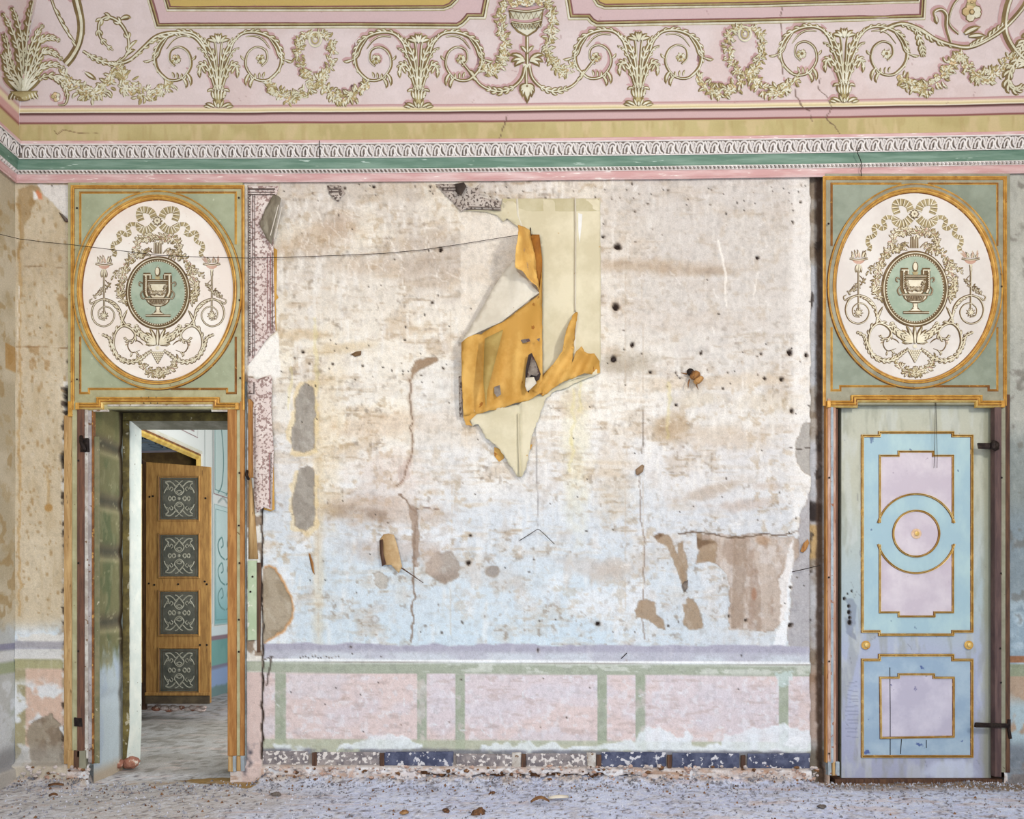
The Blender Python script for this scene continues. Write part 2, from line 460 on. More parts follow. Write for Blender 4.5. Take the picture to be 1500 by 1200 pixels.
def tube(name, pts, r, m, parent=None, taper=None):
    cu = bpy.data.curves.new(name, 'CURVE'); cu.dimensions = '3D'; cu.bevel_depth = r; cu.bevel_resolution = 2
    sp = cu.splines.new('POLY'); sp.points.add(len(pts) - 1)
    for i, p in enumerate(pts):
        sp.points[i].co = (*p, 1); sp.points[i].radius = taper[i] if taper else 1
    dg = bpy.data.objects.new('tmp', cu); me = bpy.data.meshes.new_from_object(dg); bpy.data.objects.remove(dg); me.name = name
    me.materials.append(m)
    return link(bpy.data.objects.new(name, me), parent)

def box(name, a, b, m, parent=None):
    (x0, y0, z0), (x1, y1, z1) = a, b
    V = [(x0, y0, z0), (x1, y0, z0), (x1, y1, z0), (x0, y1, z0), (x0, y0, z1), (x1, y0, z1), (x1, y1, z1), (x0, y1, z1)]
    Fc = [(0, 3, 2, 1), (4, 5, 6, 7), (0, 1, 5, 4), (1, 2, 6, 5), (2, 3, 7, 6), (3, 0, 4, 7)]
    return mesh_obj(name, V, Fc, m, parent, None, False)
def quad(name, pts, m, parent=None): return mesh_obj(name, pts, [tuple(range(len(pts)))], m, parent, None, False)

def lump(name, c, r, m, sq=(1, 1, .6), seed=0, parent=None, rough=.35, sub=2):
    bm = bmesh.new(); bmesh.ops.create_icosphere(bm, subdivisions=sub, radius=r)
    rr = random.Random(seed)
    ks = [(Vector((rr.uniform(-1, 1), rr.uniform(-1, 1), rr.uniform(-1, 1))).normalized(), rr.uniform(-.5, .5)) for _ in range(9)]
    for v in bm.verts:
        n = v.co.normalized(); k = 1 + sum(a * max(0, n.dot(d)) ** 3 for d, a in ks) * rough * 2 + rr.uniform(-.12, .12) * rough * 2
        v.co = Vector((v.co.x * sq[0] * k, v.co.y * sq[1] * k, v.co.z * sq[2] * k))
    me = bpy.data.meshes.new(name); bm.to_mesh(me); bm.free(); me.materials.append(m)
    o = bpy.data.objects.new(name, me); o.location = c; COL.objects.link(o)
    if parent: o.parent = parent; o.matrix_parent_inverse = parent_world(parent).inverted()
    return o

exec_parts = []
# ================================================================== SETTING
# ------------------------------------------------------------------ back wall: painted, flaking plaster with real relief
wu = np.arange(22, 1532, 2.0); wv = np.arange(240, 1154, 2.0)
U, V = np.meshgrid(wu, wv)
dl = (U - 400) * 5 / 770.0            # the dado sags to the right
Vd = V - dl
pa = Paint(U, V, (220, 213, 203))
for v0, c in ((262, (212, 204, 193)), (330, (214, 206, 194)), (400, (223, 216, 204)), (480, (233, 227, 214)), (560, (231, 227, 218)), (650, (222, 221, 219)), (740, (208, 215, 221)), (830, (203, 216, 225)), (930, (202, 219, 230))):  # bluish limewash and cool low light both painted in towards the foot
    pa.put(c, sst(V + 60 * (fbm(U, V, 120, 1) - .5), v0 - 50, v0 + 30))
n1 = fbm(U, V, 90, 2, 5); n2 = fbm(U, V * 2.2, 50, 4, 5); n3 = fbm(U, V, 18, 6, 4); n4 = fbm(U * 3, V * .7, 30, 3, 4)
pa.put((243, 236, 218), sst(n1, .52, .72) * .6 * (1 - sst(V, 600, 800)))
pa.put((236, 239, 242), sst(n1, .55, .72) * .6 * sst(V, 600, 800))
pa.put((192, 170, 142), sst(n2, .56, .76) * .55 * (1 - sst(V, 600, 900) * .6))
pa.put((196, 186, 176), sst(n3, .58, .78) * .4)
pa.put((240, 240, 238), sst(n4, .62, .78) * .35)
pa.put((205, 190, 168), sst(fbm(U * .4, V * 3, 24, 5), .60, .8) * .5 * (1 - sst(V, 750, 950)))
pa.put((205, 204, 206), sst(U + 120 * (n1 - .5), 840, 1060) * .45)  # right side greyed in the paint for the dimmer light there
h1 = fbm(U, V, 7, 1, 3); h2 = fbm(U * .5, V * 2, 9, 3, 4); h3 = fbm(U * 2.2, V * .5, 12, 5, 4)
grime = .35 + sst(n2, .42, .62)
pa.put((170, 150, 124), sst(h2, .60, .74) * .42 * grime * (1 - sst(V, 760, 960) * .5)); pa.put((150, 138, 124), sst(h1, .66, .76) * .45 * grime)
pa.put((246, 244, 238), sst(h3, .60, .74) * (.45 - .3 * sst(V, 600, 800))); pa.put((176, 152, 118), sst(fbm(U, V, 10, 7, 4), .63, .72) * .4 * sst(n1, .4, .6) * (1 - sst(V, 800, 940) * .6))
pa.H += (h1 - .5) * .0016 + (h3 - .5) * .002
# dimmer light of the upper right painted in as grey; horizontal smudges
pa.put((198, 192, 186), sst(U, 860, 960) * (1 - sst(V, 420, 640)) * .55 * (.5 + n1 * .8))
for cx, cy, rx, ry, ro, c, k in (
    (460, 350, 60, 20, -.3, (184, 158, 130), .45), (497, 332, 22, 16, 0, (180, 156, 134), .35), (580, 392, 80, 12, .05, (186, 160, 132), .38),
    (640, 375, 62, 46, .1, (184, 172, 160), .55), (560, 280, 90, 16, 0, (192, 180, 164), .4), (440, 490, 40, 7, 0, (196, 170, 130), .5),
    (500, 510, 50, 7, -.1, (200, 176, 132), .45), (575, 620, 90, 16, -.08, (198, 170, 140), .4), (560, 750, 90, 22, .05, (178, 152, 130), .5),
    (500, 748, 26, 7, 0, (150, 128, 104), .5), (552, 755, 22, 8, .4, (140, 118, 98), .55), (580, 805, 70, 16, 0, (170, 148, 132), .4),
    (570, 700, 50, 40, 0, (206, 180, 164), .3), (930, 390, 70, 11, .02, (176, 152, 124), .5), (1010, 395, 60, 9, 0, (176, 156, 134), .4),
    (1050, 398, 30, 6, 0, (160, 140, 118), .4), (920, 532, 40, 16, 0, (160, 148, 128), .5), (900, 538, 20, 10, 0, (150, 136, 116), .3),
    (985, 625, 26, 18, -.3, (170, 144, 110), .6), (1060, 640, 70, 18, 0, (196, 176, 152), .45), (1045, 718, 50, 8, -.3, (176, 158, 140), .55),
    (1090, 740, 40, 8, -.1, (184, 160, 144), .4), (1125, 712, 24, 6, 0, (180, 160, 144), .45), (1040, 560, 120, 10, -.05, (208, 188, 160), .45),
    (905, 835, 40, 16, -.15, (190, 174, 158), .6), (860, 830, 40, 12, .2, (196, 186, 178), .5), (1020, 585, 40, 10, 0, (196, 180, 150), .35),
    (650, 640, 60, 14, 0, (214, 198, 176), .4), (730, 845, 60, 16, .2, (196, 190, 184), .4), (1140, 590, 50, 14, 0, (206, 190, 164), .35), (1000, 470, 120, 14, 0, (206, 196, 186), .4),
    (900, 700, 26, 60, 0, (206, 186, 156), .35), (845, 640, 18, 120, 0, (228, 222, 188), .4), (480, 640, 20, 120, 0, (220, 196, 150), .3), (466, 800, 8, 200, 0, (216, 196, 158), .4)):
    pa.put(c, pa.ell(cx, cy, rx, ry, ro, .6, .55, int(cx) % 7) * k)
# white paper-protected rectangle beside the torn sheet, horizontal sheet seams, faint vertical seams
pa.put((234, 226, 212), pa.poly([(675, 310), (768, 310), (790, 560), (675, 560)], .6) * .6)
for x in (465, 660, 915, 941):
    pa.put((190, 172, 148), pa.line([(x, 400), (x + 2, 640), (x, 940)], .7, .8) * .35)
# white scratches upper left and scuffs
for k in range(70):
    x = random.uniform(420, 680); y = random.uniform(290, 430); a = random.choice([1.2, 1.9, .3])
    pa.put((246, 242, 234), pa.line([(x, y), (x + math.cos(a) * 14, y + math.sin(a) * 14), (x + math.cos(a) * 22 + 3, y + math.sin(a) * 26)], .9, 3, k) * .45)
for k in range(60):
    x = random.uniform(880, 1180); y = random.uniform(270, 900); a = random.uniform(0, 3)
    pa.put((248, 247, 244), pa.line([(x, y), (x + math.cos(a) * 12, y + math.sin(a) * 12)], 1, 3, k) * .4)
for k in range(90):
    x = random.uniform(440, 1160); y = random.uniform(560, 930); a = random.uniform(.8, 2.3)
    pa.put((176, 160, 140), pa.line([(x, y), (x + math.cos(a) * 10, y + math.sin(a) * 10)], .6, 3, k) * .35)
pa.put((248, 244, 236), pa.line([(1053, 352), (1058, 380), (1063, 400), (1062, 440), (1064, 448)], 1.6, 1) * .7)
pa.put((248, 244, 236), pa.line([(1104, 440), (1109, 400), (1112, 398)], 1.3, 1) * .5)
# yellow dribbles
for x, y0, y1 in ((838, 570, 650), (850, 500, 600), (836, 640, 690), (462, 470, 620), (425, 540, 600), (980, 560, 640)):
    pa.put((218, 206, 140), pa.line([(x, y0), (x + 2, (y0 + y1) / 2), (x - 1, y1)], 2.6, 3) * .35)
# bare plaster patches
gp = (166, 160, 150)
for pts in ([(432, 612), (434, 584), (441, 564), (448, 560), (458, 568), (462, 590), (461, 640), (460, 658), (446, 663), (430, 660), (426, 640)],
            [(434, 700), (440, 686), (450, 681), (461, 688), (461, 740), (460, 770), (448, 778), (432, 772), (428, 740), (430, 720)]):
    pa.put((228, 204, 150), pa.poly([(a + (5 if a > 446 else -5), b + (6 if b > 650 else -4)) for a, b in pts], 3) * .55)
    m = pa.poly(pts, 1.6, 10); pa.put(gp, m, -.004); pa.put((136, 128, 118), m * sst(n3, .5, .6) * .4)
m = pa.poly([(384, 832), (392, 828), (402, 834), (412, 848), (422, 868), (429, 884), (427, 904), (418, 922), (404, 930), (392, 938), (384, 945)], 2, 14)
pa.put((206, 150, 92), pa.poly([(384, 829), (393, 825), (405, 832), (415, 846), (425, 866), (432, 884), (430, 906), (420, 925), (405, 933), (384, 948)], 2, 14) * .8)
pa.put((172, 160, 140), m, -.009); pa.put((140, 126, 104), m * sst(n3, .48, .62) * .5)
m = pa.ell(650, 832, 25, 21, .2, .12, .35, 3); pa.put((178, 170, 162), m * .85, -.004); pa.put((146, 128, 114), m * sst(V + 14 * (n3 - .5), 828, 850) * .6); pa.put((206, 204, 200), m * sst(n3, .5, .62) * .4)
pa.put((196, 176, 160), pa.ell(632, 822, 14, 18, 0, .5, .6, 3) * .5)
m = pa.ell(721, 837, 9, 8, 0, .3, .3, 4); pa.put((158, 152, 146), m, -.004)
m = pa.poly([(546, 842), (556, 838), (566, 842), (568, 852), (566, 860), (558, 863), (550, 856)], 1.5, 8); pa.put((186, 182, 174), m, -.004)
pa.put((150, 140, 132), pa.ell(549, 907, 6, 6, 0, .3, .3, 4) * .5); pa.put((208, 214, 218), pa.ell(549, 907, 3.4, 3.6, 0, .3) * .8)
# raised shell edge and long crack in the middle
m = pa.poly([(602, 540), (608, 530), (622, 524), (640, 522), (641, 528), (628, 536), (612, 542), (604, 550), (601, 560)], 1.5, 10)
pa.put((150, 122, 94), m * .8, -.010)
pa.put((222, 222, 220), pa.poly([(606, 550), (622, 538), (640, 530), (675, 524), (675, 700), (606, 700)], 2) * .35, .004)
pa.put((186, 166, 146), pa.line([(601, 556), (603, 600), (604, 624), (602, 670), (590, 700), (582, 714)], 4, 3) * .5)
pa.put((112, 86, 66), pa.line([(601, 556), (603, 600), (604, 624), (600, 628), (604, 634), (603, 670), (590, 700), (582, 714)], 1.0, 2.5) * .8, -.003)
pa.put((122, 96, 78), pa.line([(585, 726), (600, 738), (608, 748), (608, 770), (606, 800), (609, 830), (607, 870), (604, 940)], 1.5, 3) * .7, -.003)
pa.put((178, 156, 142), pa.poly([(602, 742), (612, 742), (614, 800), (611, 832), (605, 832), (603, 790)], 2, 8) * .6, -.003)
pa.put((176, 150, 138), pa.poly([(582, 690), (602, 664), (602, 694), (588, 714)], 3, 10) * .4)
pa.put((110, 84, 66), pa.line([(610, 745), (626, 744), (642, 745)], .6, .6) * .8)
pa.put((120, 96, 76), pa.line([(360, 523), (372, 528), (365, 540)], .5, .5) * .3)
pa.put((96, 84, 74), pa.line([(941, 600), (942, 640), (940, 664)], 1.1, 1) * .6); pa.put((120, 100, 84), pa.line([(934, 690), (939, 720), (940, 760), (944, 800), (940, 900), (944, 935)], 1.1, 2) * .6)
pa.put((120, 116, 116), pa.line([(784, 560), (785, 660), (788, 770)], 1, .8) * .5)
# flaked area lower right: old brown coat with striped columns
bz = (190, 176, 164)
area_pts = [(1022, 782), (1076, 784), (1110, 782), (1150, 786), (1163, 786), (1176, 800), (1172, 820), (1158, 838), (1152, 870), (1150, 905), (1140, 920), (1116, 926), (1100, 924), (1086, 922), (1068, 922), (1068, 880), (1066, 842), (1050, 826), (1038, 820), (1022, 824)]
m = pa.poly(area_pts, 2, 12); pa.put(bz, m, -.004); pa.put((160, 140, 124), m * sst(n4, .5, .62) * .6); pa.put((214, 210, 208), m * sst(n3, .55, .66) * .5)
pa.put((148, 128, 110), pa.poly([(1076, 786), (1094, 786), (1092, 850), (1090, 922), (1072, 922), (1074, 850)], 1.5, 10) * .55)
pa.put((156, 134, 118), pa.poly([(1102, 830), (1112, 836), (1108, 880), (1104, 922), (1096, 922), (1098, 870)], 2, 10) * .55)
pa.put((166, 116, 88), pa.ell(1105, 870, 4, 10, 0, .3, .3) * .5); pa.put((164, 130, 98), pa.ell(1118, 792, 10, 6, .3, .4, .4) * .6)
br = (168, 146, 120)
for pts in ([(960, 786), (968, 781), (980, 784), (986, 796), (992, 812), (1000, 828), (1006, 860), (1002, 868), (994, 840), (986, 822), (976, 800), (962, 792)],
            [(995, 796), (1000, 792), (1004, 806), (1008, 824), (1006, 850), (1002, 868), (998, 840), (994, 816)],
            [(1020, 780), (1027, 780), (1030, 792), (1048, 792), (1052, 800), (1048, 824), (1036, 822), (1020, 824), (1024, 806)],
            [(1002, 882), (1010, 876), (1022, 884), (1028, 904), (1030, 920), (1010, 922), (1002, 916)],
            [(930, 894), (936, 880), (948, 878), (958, 884), (960, 900), (972, 910), (974, 922), (964, 920), (950, 908), (932, 904)]):
    pa.put(br, pa.poly(pts, 1.4, 8) * .85, -.004)
pa.put((112, 84, 60), pa.poly([(958, 786), (966, 781), (972, 785), (964, 792)], 1) * .9, -.004)
pa.put((98, 72, 50), pa.poly([(1022, 786), (1030, 792), (1050, 794), (1030, 800), (1022, 806)], 1) * .7, -.004)
pa.put((90, 70, 54), pa.line([(995, 784), (1006, 780), (1022, 778), (1040, 782), (1060, 787), (1084, 785), (1100, 788), (1120, 783), (1134, 784), (1160, 782), (1170, 775), (1180, 760), (1184, 745)], 1.3, 2) * .9, -.004)
pa.put((206, 210, 214), pa.poly([(1000, 874), (1004, 872), (1006, 884), (1000, 884)], 1) * .9)
# bright flaking rim along the right edge + ragged plaster beyond it
pa.put((246, 244, 240), sst(U + 14 * (n3 - .5), 1150, 1168) * (1 - sst(V, 770, 800)) * .5)
pa.put((246, 248, 250), pa.poly([(1160, 790), (1166, 830), (1158, 870), (1156, 920), (1150, 960), (1132, 955), (1140, 925), (1146, 900), (1142, 850), (1150, 836)], 3, 10) * .7)
m = pa.poly([(1172, 760), (1196, 700), (1196, 1110), (1172, 960), (1156, 946), (1158, 900), (1160, 850), (1168, 812)], 3, 12)
pa.put((186, 190, 202), m * .8, -.004)
m = pa.poly([(1166, 650), (1172, 628), (1180, 620), (1196, 620), (1196, 700), (1178, 692), (1168, 676)], 2, 10); pa.put((176, 172, 166), m, -.006)
pa.put((70, 58, 50), pa.line([(1156, 655), (1175, 658), (1195, 655)], .6, 1) * .9)
for y in (441, 594, 842): pa.put((50, 40, 34), pa.line([(1186, y), (1196, y + 2), (1204, y - 2)], 1.2, 1.5) * .9)
# dado (painted)
m = sst(Vd + 8 * (fbm(U, V, 30, 3) - .5) + 5 * (n3 - .5), 941, 944)
pa.put((184, 186, 198), m, 0)
pa.put((166, 164, 182), m * (1 - sst(Vd, 949, 955)) * .7)
pa.put((206, 214, 222), sst(Vd, 952, 958) * sst(n2, .35, .6) * .8)
pa.put((240, 244, 246), (sst(Vd, 964.5, 966) - sst(Vd, 968, 969.5)), .006)
pa.put((196, 202, 192), sst(Vd, 968, 970), -.001)
grn = (166, 174, 158)
chip = sst(fbm(U * .6, V * 2.2, 14, 5, 4), .55, .60) * sst(U, 600, 640)
pa.put(grn, (sst(Vd, 971, 972.5)) * (1 - chip * (1 - sst(Vd, 982, 986))))
pk = (214, 204, 208)
pa.put(pk, sst(Vd, 985, 986.5)); pa.put((220, 201, 196), sst(Vd, 985, 987) * sst(n1 + .25 * sst(V, 1030, 1080), .5, .66) * .7); pa.put((226, 228, 234), sst(Vd, 985, 990) * sst(h1, .58, .68) * .5); pa.put((186, 168, 164), sst(Vd, 985, 990) * sst(h2, .6, .7) * .5)
pa.put((212, 208, 216), sst(Vd, 986, 990) * sst(n2, .5, .68) * .55)
for a, b in ((402, 418), (610, 624), (666, 680), (874, 888), (930, 945), (1140, 1154)):
    pa.put(grn, (sst(U, a, a + 1.5) - sst(U, b, b + 1.5)) * sst(Vd, 984, 987) * (1 - .5 * sst(n3, .6, .66)))
    pa.put((150, 162, 138), (sst(U, a, a + 1.5) - sst(U, b, b + 1.5)) * sst(Vd, 984, 987) * sst(n2, .5, .6) * .4)
pa.put((176, 184, 160), sst(Vd, 1081, 1084) * .8)
pa.put((206, 226, 228), pa.poly([(1138, 985), (1162, 985), (1158, 1002), (1140, 1008)], 3, 6) * .6)
for k in range(36):
    x = random.uniform(400, 1180); y = random.uniform(988, 1078)
    pa.put((226, 232, 236), pa.line([(x, y), (x + random.uniform(-14, 14), y + random.uniform(-1, 14))], .6, 2, k) * .7)
# white efflorescence growing up from the foot
wh = np.zeros(U.shape)
for pts in ([(930, 1086), (946, 1070), (962, 1062), (976, 1072), (990, 1082), (1006, 1076), (1014, 1082), (1014, 1094), (1056, 1094), (1062, 1084), (1080, 1074), (1100, 1070), (1120, 1072), (1140, 1066), (1176, 1064), (1200, 1070), (1200, 1106), (930, 1106)],
            [(496, 1096), (520, 1088), (540, 1080), (570, 1076), (600, 1084), (612, 1090), (610, 1100), (560, 1102), (496, 1100)],
            [(400, 1092), (430, 1090), (452, 1092), (452, 1102), (404, 1102)], [(700, 1092), (760, 1090), (860, 1092), (900, 1092), (940, 1084), (940, 1102), (700, 1102)]):
    wh = np.maximum(wh, pa.poly(pts, 5, 18, 4))
pa.put((228, 236, 242), wh * (.55 + .5 * n3), .004)
pa.put((240, 242, 246), sst(U, 1010, 1150) * sst(Vd, 1040, 1090) * sst(n3 + n1, 1.05, 1.2) * .6)
# dark broken skirting bed, rubble plinth
dk = sst(Vd + 6 * (n3 - .5), 1094, 1099) * sst(n3 * .6 + n1 * .6 + .2 * sst(U, 480, 700), .56, .7)
pa.put((112, 112, 122), dk * .8); pa.put((150, 144, 142), sst(Vd, 1103, 1106) * .8, -.004)
rub = fbm(U, V * 1.6, 16, 3, 5); sr = sst(Vd, 1118, 1124)
pa.put((214, 204, 200), sr); pa.put((184, 150, 130), sr * sst(rub, .5, .68) * .7); pa.put((232, 236, 242), sr * sst(n3, .5, .62) * .7)
pa.put((150, 112, 84), sr * sst(fbm(U * .5, V * 2, 14, 6), .6, .7) * .6)
pa.H += sr * .045 + sr * (rub - .5) * .03
m = pa.poly([(612, 1127), (640, 1133), (700, 1135), (760, 1134), (800, 1132), (860, 1134), (920, 1136), (934, 1134), (934, 1145), (920, 1150), (880, 1146), (850, 1144), (780, 1141), (700, 1142), (650, 1141), (618, 1138)], 3, 12)
pa.put((120, 82, 56), m, -.06)
pa.put((222, 214, 214), pa.poly([(575, 1130), (610, 1128), (613, 1152), (578, 1152)], 1.5), .01)
# the strip of wall left of the doorway: tan lining paper with brown stains
ls = 1 - sst(U + 3 * (n3 - .5), 101, 104)
pa.put((204, 190, 164), ls * (1 - sst(V, 900, 930)))
pa.put((214, 202, 178), ls * sst(n1, .5, .7) * .7 * (1 - sst(V, 900, 930))); pa.put((184, 166, 134), ls * sst(n4, .55, .72) * .45 * (1 - sst(V, 880, 930)))
pa.put((176, 158, 130), ls * sst(V + 20 * n1, 350, 380) * (1 - sst(V, 390, 440)) * .35)
for k in range(260):
    x = random.uniform(24, 102); y = random.uniform(290, 905); r_ = random.choice([.8, 1, 1.2, 1.5, 2.2])
    pa.put((160, 128, 82), pa.ell(x, y, r_, r_ * random.uniform(.8, 2.4), 0, .5, .4, k % 7) * .6)
for pts in ([(84, 430), (104, 436), (104, 475), (96, 468), (86, 450)], [(38, 508), (60, 508), (52, 522), (44, 516)], [(2, 508), (24, 508), (24, 546), (10, 540)], [(50, 522), (54, 530), (48, 544), (41, 538), (44, 528)], [(64, 526), (72, 530), (72, 546), (66, 544)], [(26, 596), (34, 604), (30, 612), (24, 610)]):
    pa.put((170, 138, 94), pa.poly(pts, 2, 8) * .65)
pa.put((170, 124, 60), pa.ell(71, 744, 6, 6, 0, .2) * .7); pa.put((180, 140, 80), pa.line([(70, 686), (71, 720), (70, 740)], 2, 1) * .4)
pa.put((186, 150, 96), pa.line([(29, 300), (28, 600), (29, 900)], 2, 2) * .6); pa.put((238, 234, 226), pa.line([(27, 420), (27, 500)], 1, 1) * .7)
pa.put((130, 106, 76), pa.line([(25, 390), (60, 390), (102, 394)], .6, .6) * .6); pa.put((130, 96, 60), pa.line([(24, 508), (60, 508), (102, 510)], .8, .6) * .7)
pa.put((150, 118, 70), pa.poly([(28, 275), (58, 275), (50, 300), (36, 330), (30, 380), (26, 380)], 3) * .5)
m = pa.poly([(56, 270), (104, 270), (104, 325), (96, 320), (88, 310), (78, 296), (64, 284)], 1.5, 8); pa.put((226, 222, 216), m, .003)
pa.put((214, 126, 84), pa.poly([(54, 278), (60, 284), (61, 292), (54, 292), (50, 284)], 1) * .8); pa.put((242, 240, 236), pa.poly([(48, 280), (53, 283), (55, 292), (50, 293)], 1))
m = pa.poly([(70, 930), (104, 926), (104, 945), (40, 946), (24, 940), (24, 932)], 3, 8); pa.put((226, 224, 218), m * .9)
pa.put((172, 170, 176), ls * sst(Vd, 941, 943) * (1 - sst(Vd, 951, 953)))
pa.put((214, 214, 212), ls * sst(Vd, 952, 954)); pa.put((176, 172, 134), ls * (sst(Vd, 967, 969)))
pa.put((214, 186, 168), ls * sst(Vd, 981, 983)); pa.put((150, 150, 110), ls * (1 - sst(U, 36, 39)) * sst(Vd, 981, 983) * .7)
pa.put((196, 190, 170), ls * sst(Vd, 990, 1030) * sst(n3, .5, .58) * .8); pa.put((228, 232, 236), ls * sst(Vd, 990, 1010) * sst(n1 * .5 + n3 * .6, .56, .64) * .9)
m = pa.poly([(48, 1056), (58, 1048), (76, 1046), (86, 1062), (92, 1090), (98, 1120), (44, 1122), (40, 1090), (42, 1066)], 3, 10); pa.put((160, 148, 130), m, -.008); pa.put((128, 110, 92), m * sst(n3, .5, .6) * .6)
pa.put((172, 168, 160), ls * sst(Vd, 1085, 1110) * .6)
pa.put((200, 188, 168), ls * sst(Vd, 1122, 1126) * .8)
# flaked white edge and dark gap along the left of the casing
for y in range(560, 1110, 7):
    pa.put(random.choice([(240, 238, 232), (60, 48, 40), (190, 170, 140)]), pa.poly([(92 + random.uniform(-3, 3), y), (104, y - 2), (104, y + 8), (94 + random.uniform(-4, 2), y + 8)], 1.5, 5) * .8)
m = pa.poly([(92, 572), (98, 564), (106, 566), (106, 606), (96, 604), (93, 590)], 1.5, 6); pa.put((34, 28, 24), m, -.05)
m = pa.poly([(86, 668), (92, 662), (100, 672), (98, 684), (90, 684)], 1.2, 5); pa.put((40, 32, 28), m, -.03)
# pier right of the casing below the paper strip
pr = (sst(U, 355, 357) - sst(U, 383, 385)) * sst(V, 545, 550)
pa.put((222, 220, 212), pr)
pa.put((212, 192, 186), pr * sst(Vd, 984, 986)); pa.put((172, 178, 160), pr * (sst(Vd, 968, 970) - sst(Vd, 983, 985)))
pa.put((120, 96, 74), pr * (1 - sst(Vd, 960, 962)) * sst(n3, .5, .6) * .7); pa.put((92, 88, 96), pr * sst(Vd, 1080, 1090) * sst(n3, .4, .6))
pa.put((44, 34, 30), pa.line([(384, 735), (383, 820), (384, 940), (386, 960), (384, 1010), (384, 1110)], 1.6, 1.6), -.014)
pa.put((60, 48, 40), pa.line([(390, 965), (400, 962), (396, 985), (388, 1005)], 1.2, 2) * .8)
pa.put((246, 244, 238), pa.poly([(363, 534), (375, 520), (388, 502), (408, 485), (412, 552), (385, 552), (363, 552)], 1) * .9)
# recess left of the right-hand casing
rc = (sst(U + 5 * (n3 - .5), 1187, 1190)) * (1 - sst(U, 1209, 1210))
pa.put((168, 160, 150), rc); pa.put((128, 112, 94), rc * sst(n3, .45, .6) * .8); pa.put((196, 200, 208), rc * sst(n1, .5, .6) * .7)
pa.put((96, 84, 66), rc * sst(V, 1085, 1110) * .7); pa.put((170, 132, 104), rc * (sst(V, 960, 1000) - sst(V, 1080, 1100)) * .5)
pa.put((190, 154, 96), rc * (sst(V, 766, 770) - sst(V, 815, 822)) * .8); pa.put((40, 32, 30), rc * (sst(V + 16 * (n3 - .5), 733, 738) - sst(V + 20 * (n3 - .5), 761, 767)) * .9); pa.put((74, 56, 44), rc * sst(U + 7 * (n3 - .5), 1198, 1202) * .85)  # last band paints deeper recess shade beside the casing
pa.put((56, 46, 40), rc * sst(fbm(U, V * .5, 12, 2), .64, .72) * .8)
pa.H -= rc * .06
# strip right of the right-hand casing
rs = sst(U, 1470, 1472)
for v0, c in ((250, (178, 178, 168)), (500, (164, 166, 158)), (640, (142, 150, 148)), (760, (136, 150, 158)), (900, (150, 170, 184))):
    pa.put(c, rs * sst(V, v0 - 40, v0 + 20))
pa.put((196, 198, 190), rs * sst(n1, .5, .65) * .4 * (1 - sst(V, 600, 700))); pa.put((196, 214, 224), rs * sst(V, 850, 900) * sst(n3, .45, .6) * .6)
pa.put((106, 100, 92), rs * sst(n3, .6, .72) * .5)
pa.put((156, 112, 84), rs * (sst(V, 960, 962) - sst(V, 970, 972))); pa.put((150, 158, 134), rs * sst(V, 972, 974)); pa.put((190, 160, 140), rs * sst(V, 990, 992) * .8)
pa.put((176, 196, 204), rs * sst(V, 1010, 1040) * sst(n3, .42, .56)); pa.put((110, 114, 124), rs * sst(V, 1080, 1100) * .7)
# nail holes
holes = [(505, 275, 2), (547, 273, 3), (630, 273, 3), (608, 273, 1.4), (496, 315, 1.3), (543, 311, 1.2), (645, 366, 3.2), (578, 380, 1.6), (628, 367, 1.2), (633, 443, 2), (622, 461, 1.6), (594, 479, 2), (593, 498, 2),
         (443, 515, 3.2), (487, 533, 2), (531, 536, 2), (453, 533, 1.6), (650, 540, 1.8), (520, 556, 1.8), (905, 361, 5.5), (902, 449, 6), (899, 526, 5), (1110, 378, 2.4), (1027, 518, 2.6), (1115, 519, 3), (1157, 516, 4),
         (940, 518, 2), (1066, 546, 2), (1110, 549, 2.4), (1120, 554, 2.4), (1059, 569, 2), (991, 594, 2.8), (913, 484, 1.4), (927, 505, 3), (953, 545, 3), (990, 546, 2), (1145, 555, 3), (1160, 602, 3.2), (1181, 519, 3),
         (930, 310, 2), (954, 284, 1.4), (1064, 313, 1.4), (1090, 308, 1.4), (1162, 326, 2), (1173, 296, 2), (1162, 308, 1.5), (926, 269, 2), (884, 347, 2.4), (876, 914, 4), (677, 911, 2.6), (623, 917, 1.6), (647, 927, 1.8), (616, 926, 1.3),
         (689, 784, 2.6), (686, 825, 4), (782, 820, 1.6), (775, 838, 1.4), (790, 910, 2), (710, 903, 1), (514, 948, 2), (788, 953, 2.4), (1068, 903, 2.6), (1092, 909, 2.6), (979, 917, 1.6), (994, 911, 1.4), (1158, 860, 2.4), (1158, 916, 3.6),
         (898, 776, 1.6), (859, 778, 1.4), (832, 709, 1.2), (844, 709, 1.2), (846, 728, 1.2), (1064, 701, 1.6), (1001, 655, 1.4), (930, 664, 1), (1116, 660, 1.4), (1168, 846, 1.8), (740, 832, 1.4)]
hm = np.zeros(U.shape)
for k in range(230):
    holes.append((random.uniform(405, 1180), random.choice([random.uniform(270, 300), random.uniform(300, 940), random.uniform(500, 570)]), random.choice([.9, 1, 1.1, 1.4])))
for k in range(14): holes.append((440 + k * 4.3 + random.uniform(-1, 1), 962 + random.uniform(-1, 2), 1.2))
for k in range(20): holes.append((random.uniform(400, 1180), random.uniform(945, 1080), 1.2))
holes += [(1017, 1111, 2.2), (1028, 1107, 2.2), (1036, 1110, 2.6), (1041, 1121, 2), (76, 272, 1.2), (58, 480, 1.3), (101, 508, 2), (101, 530, 3)]
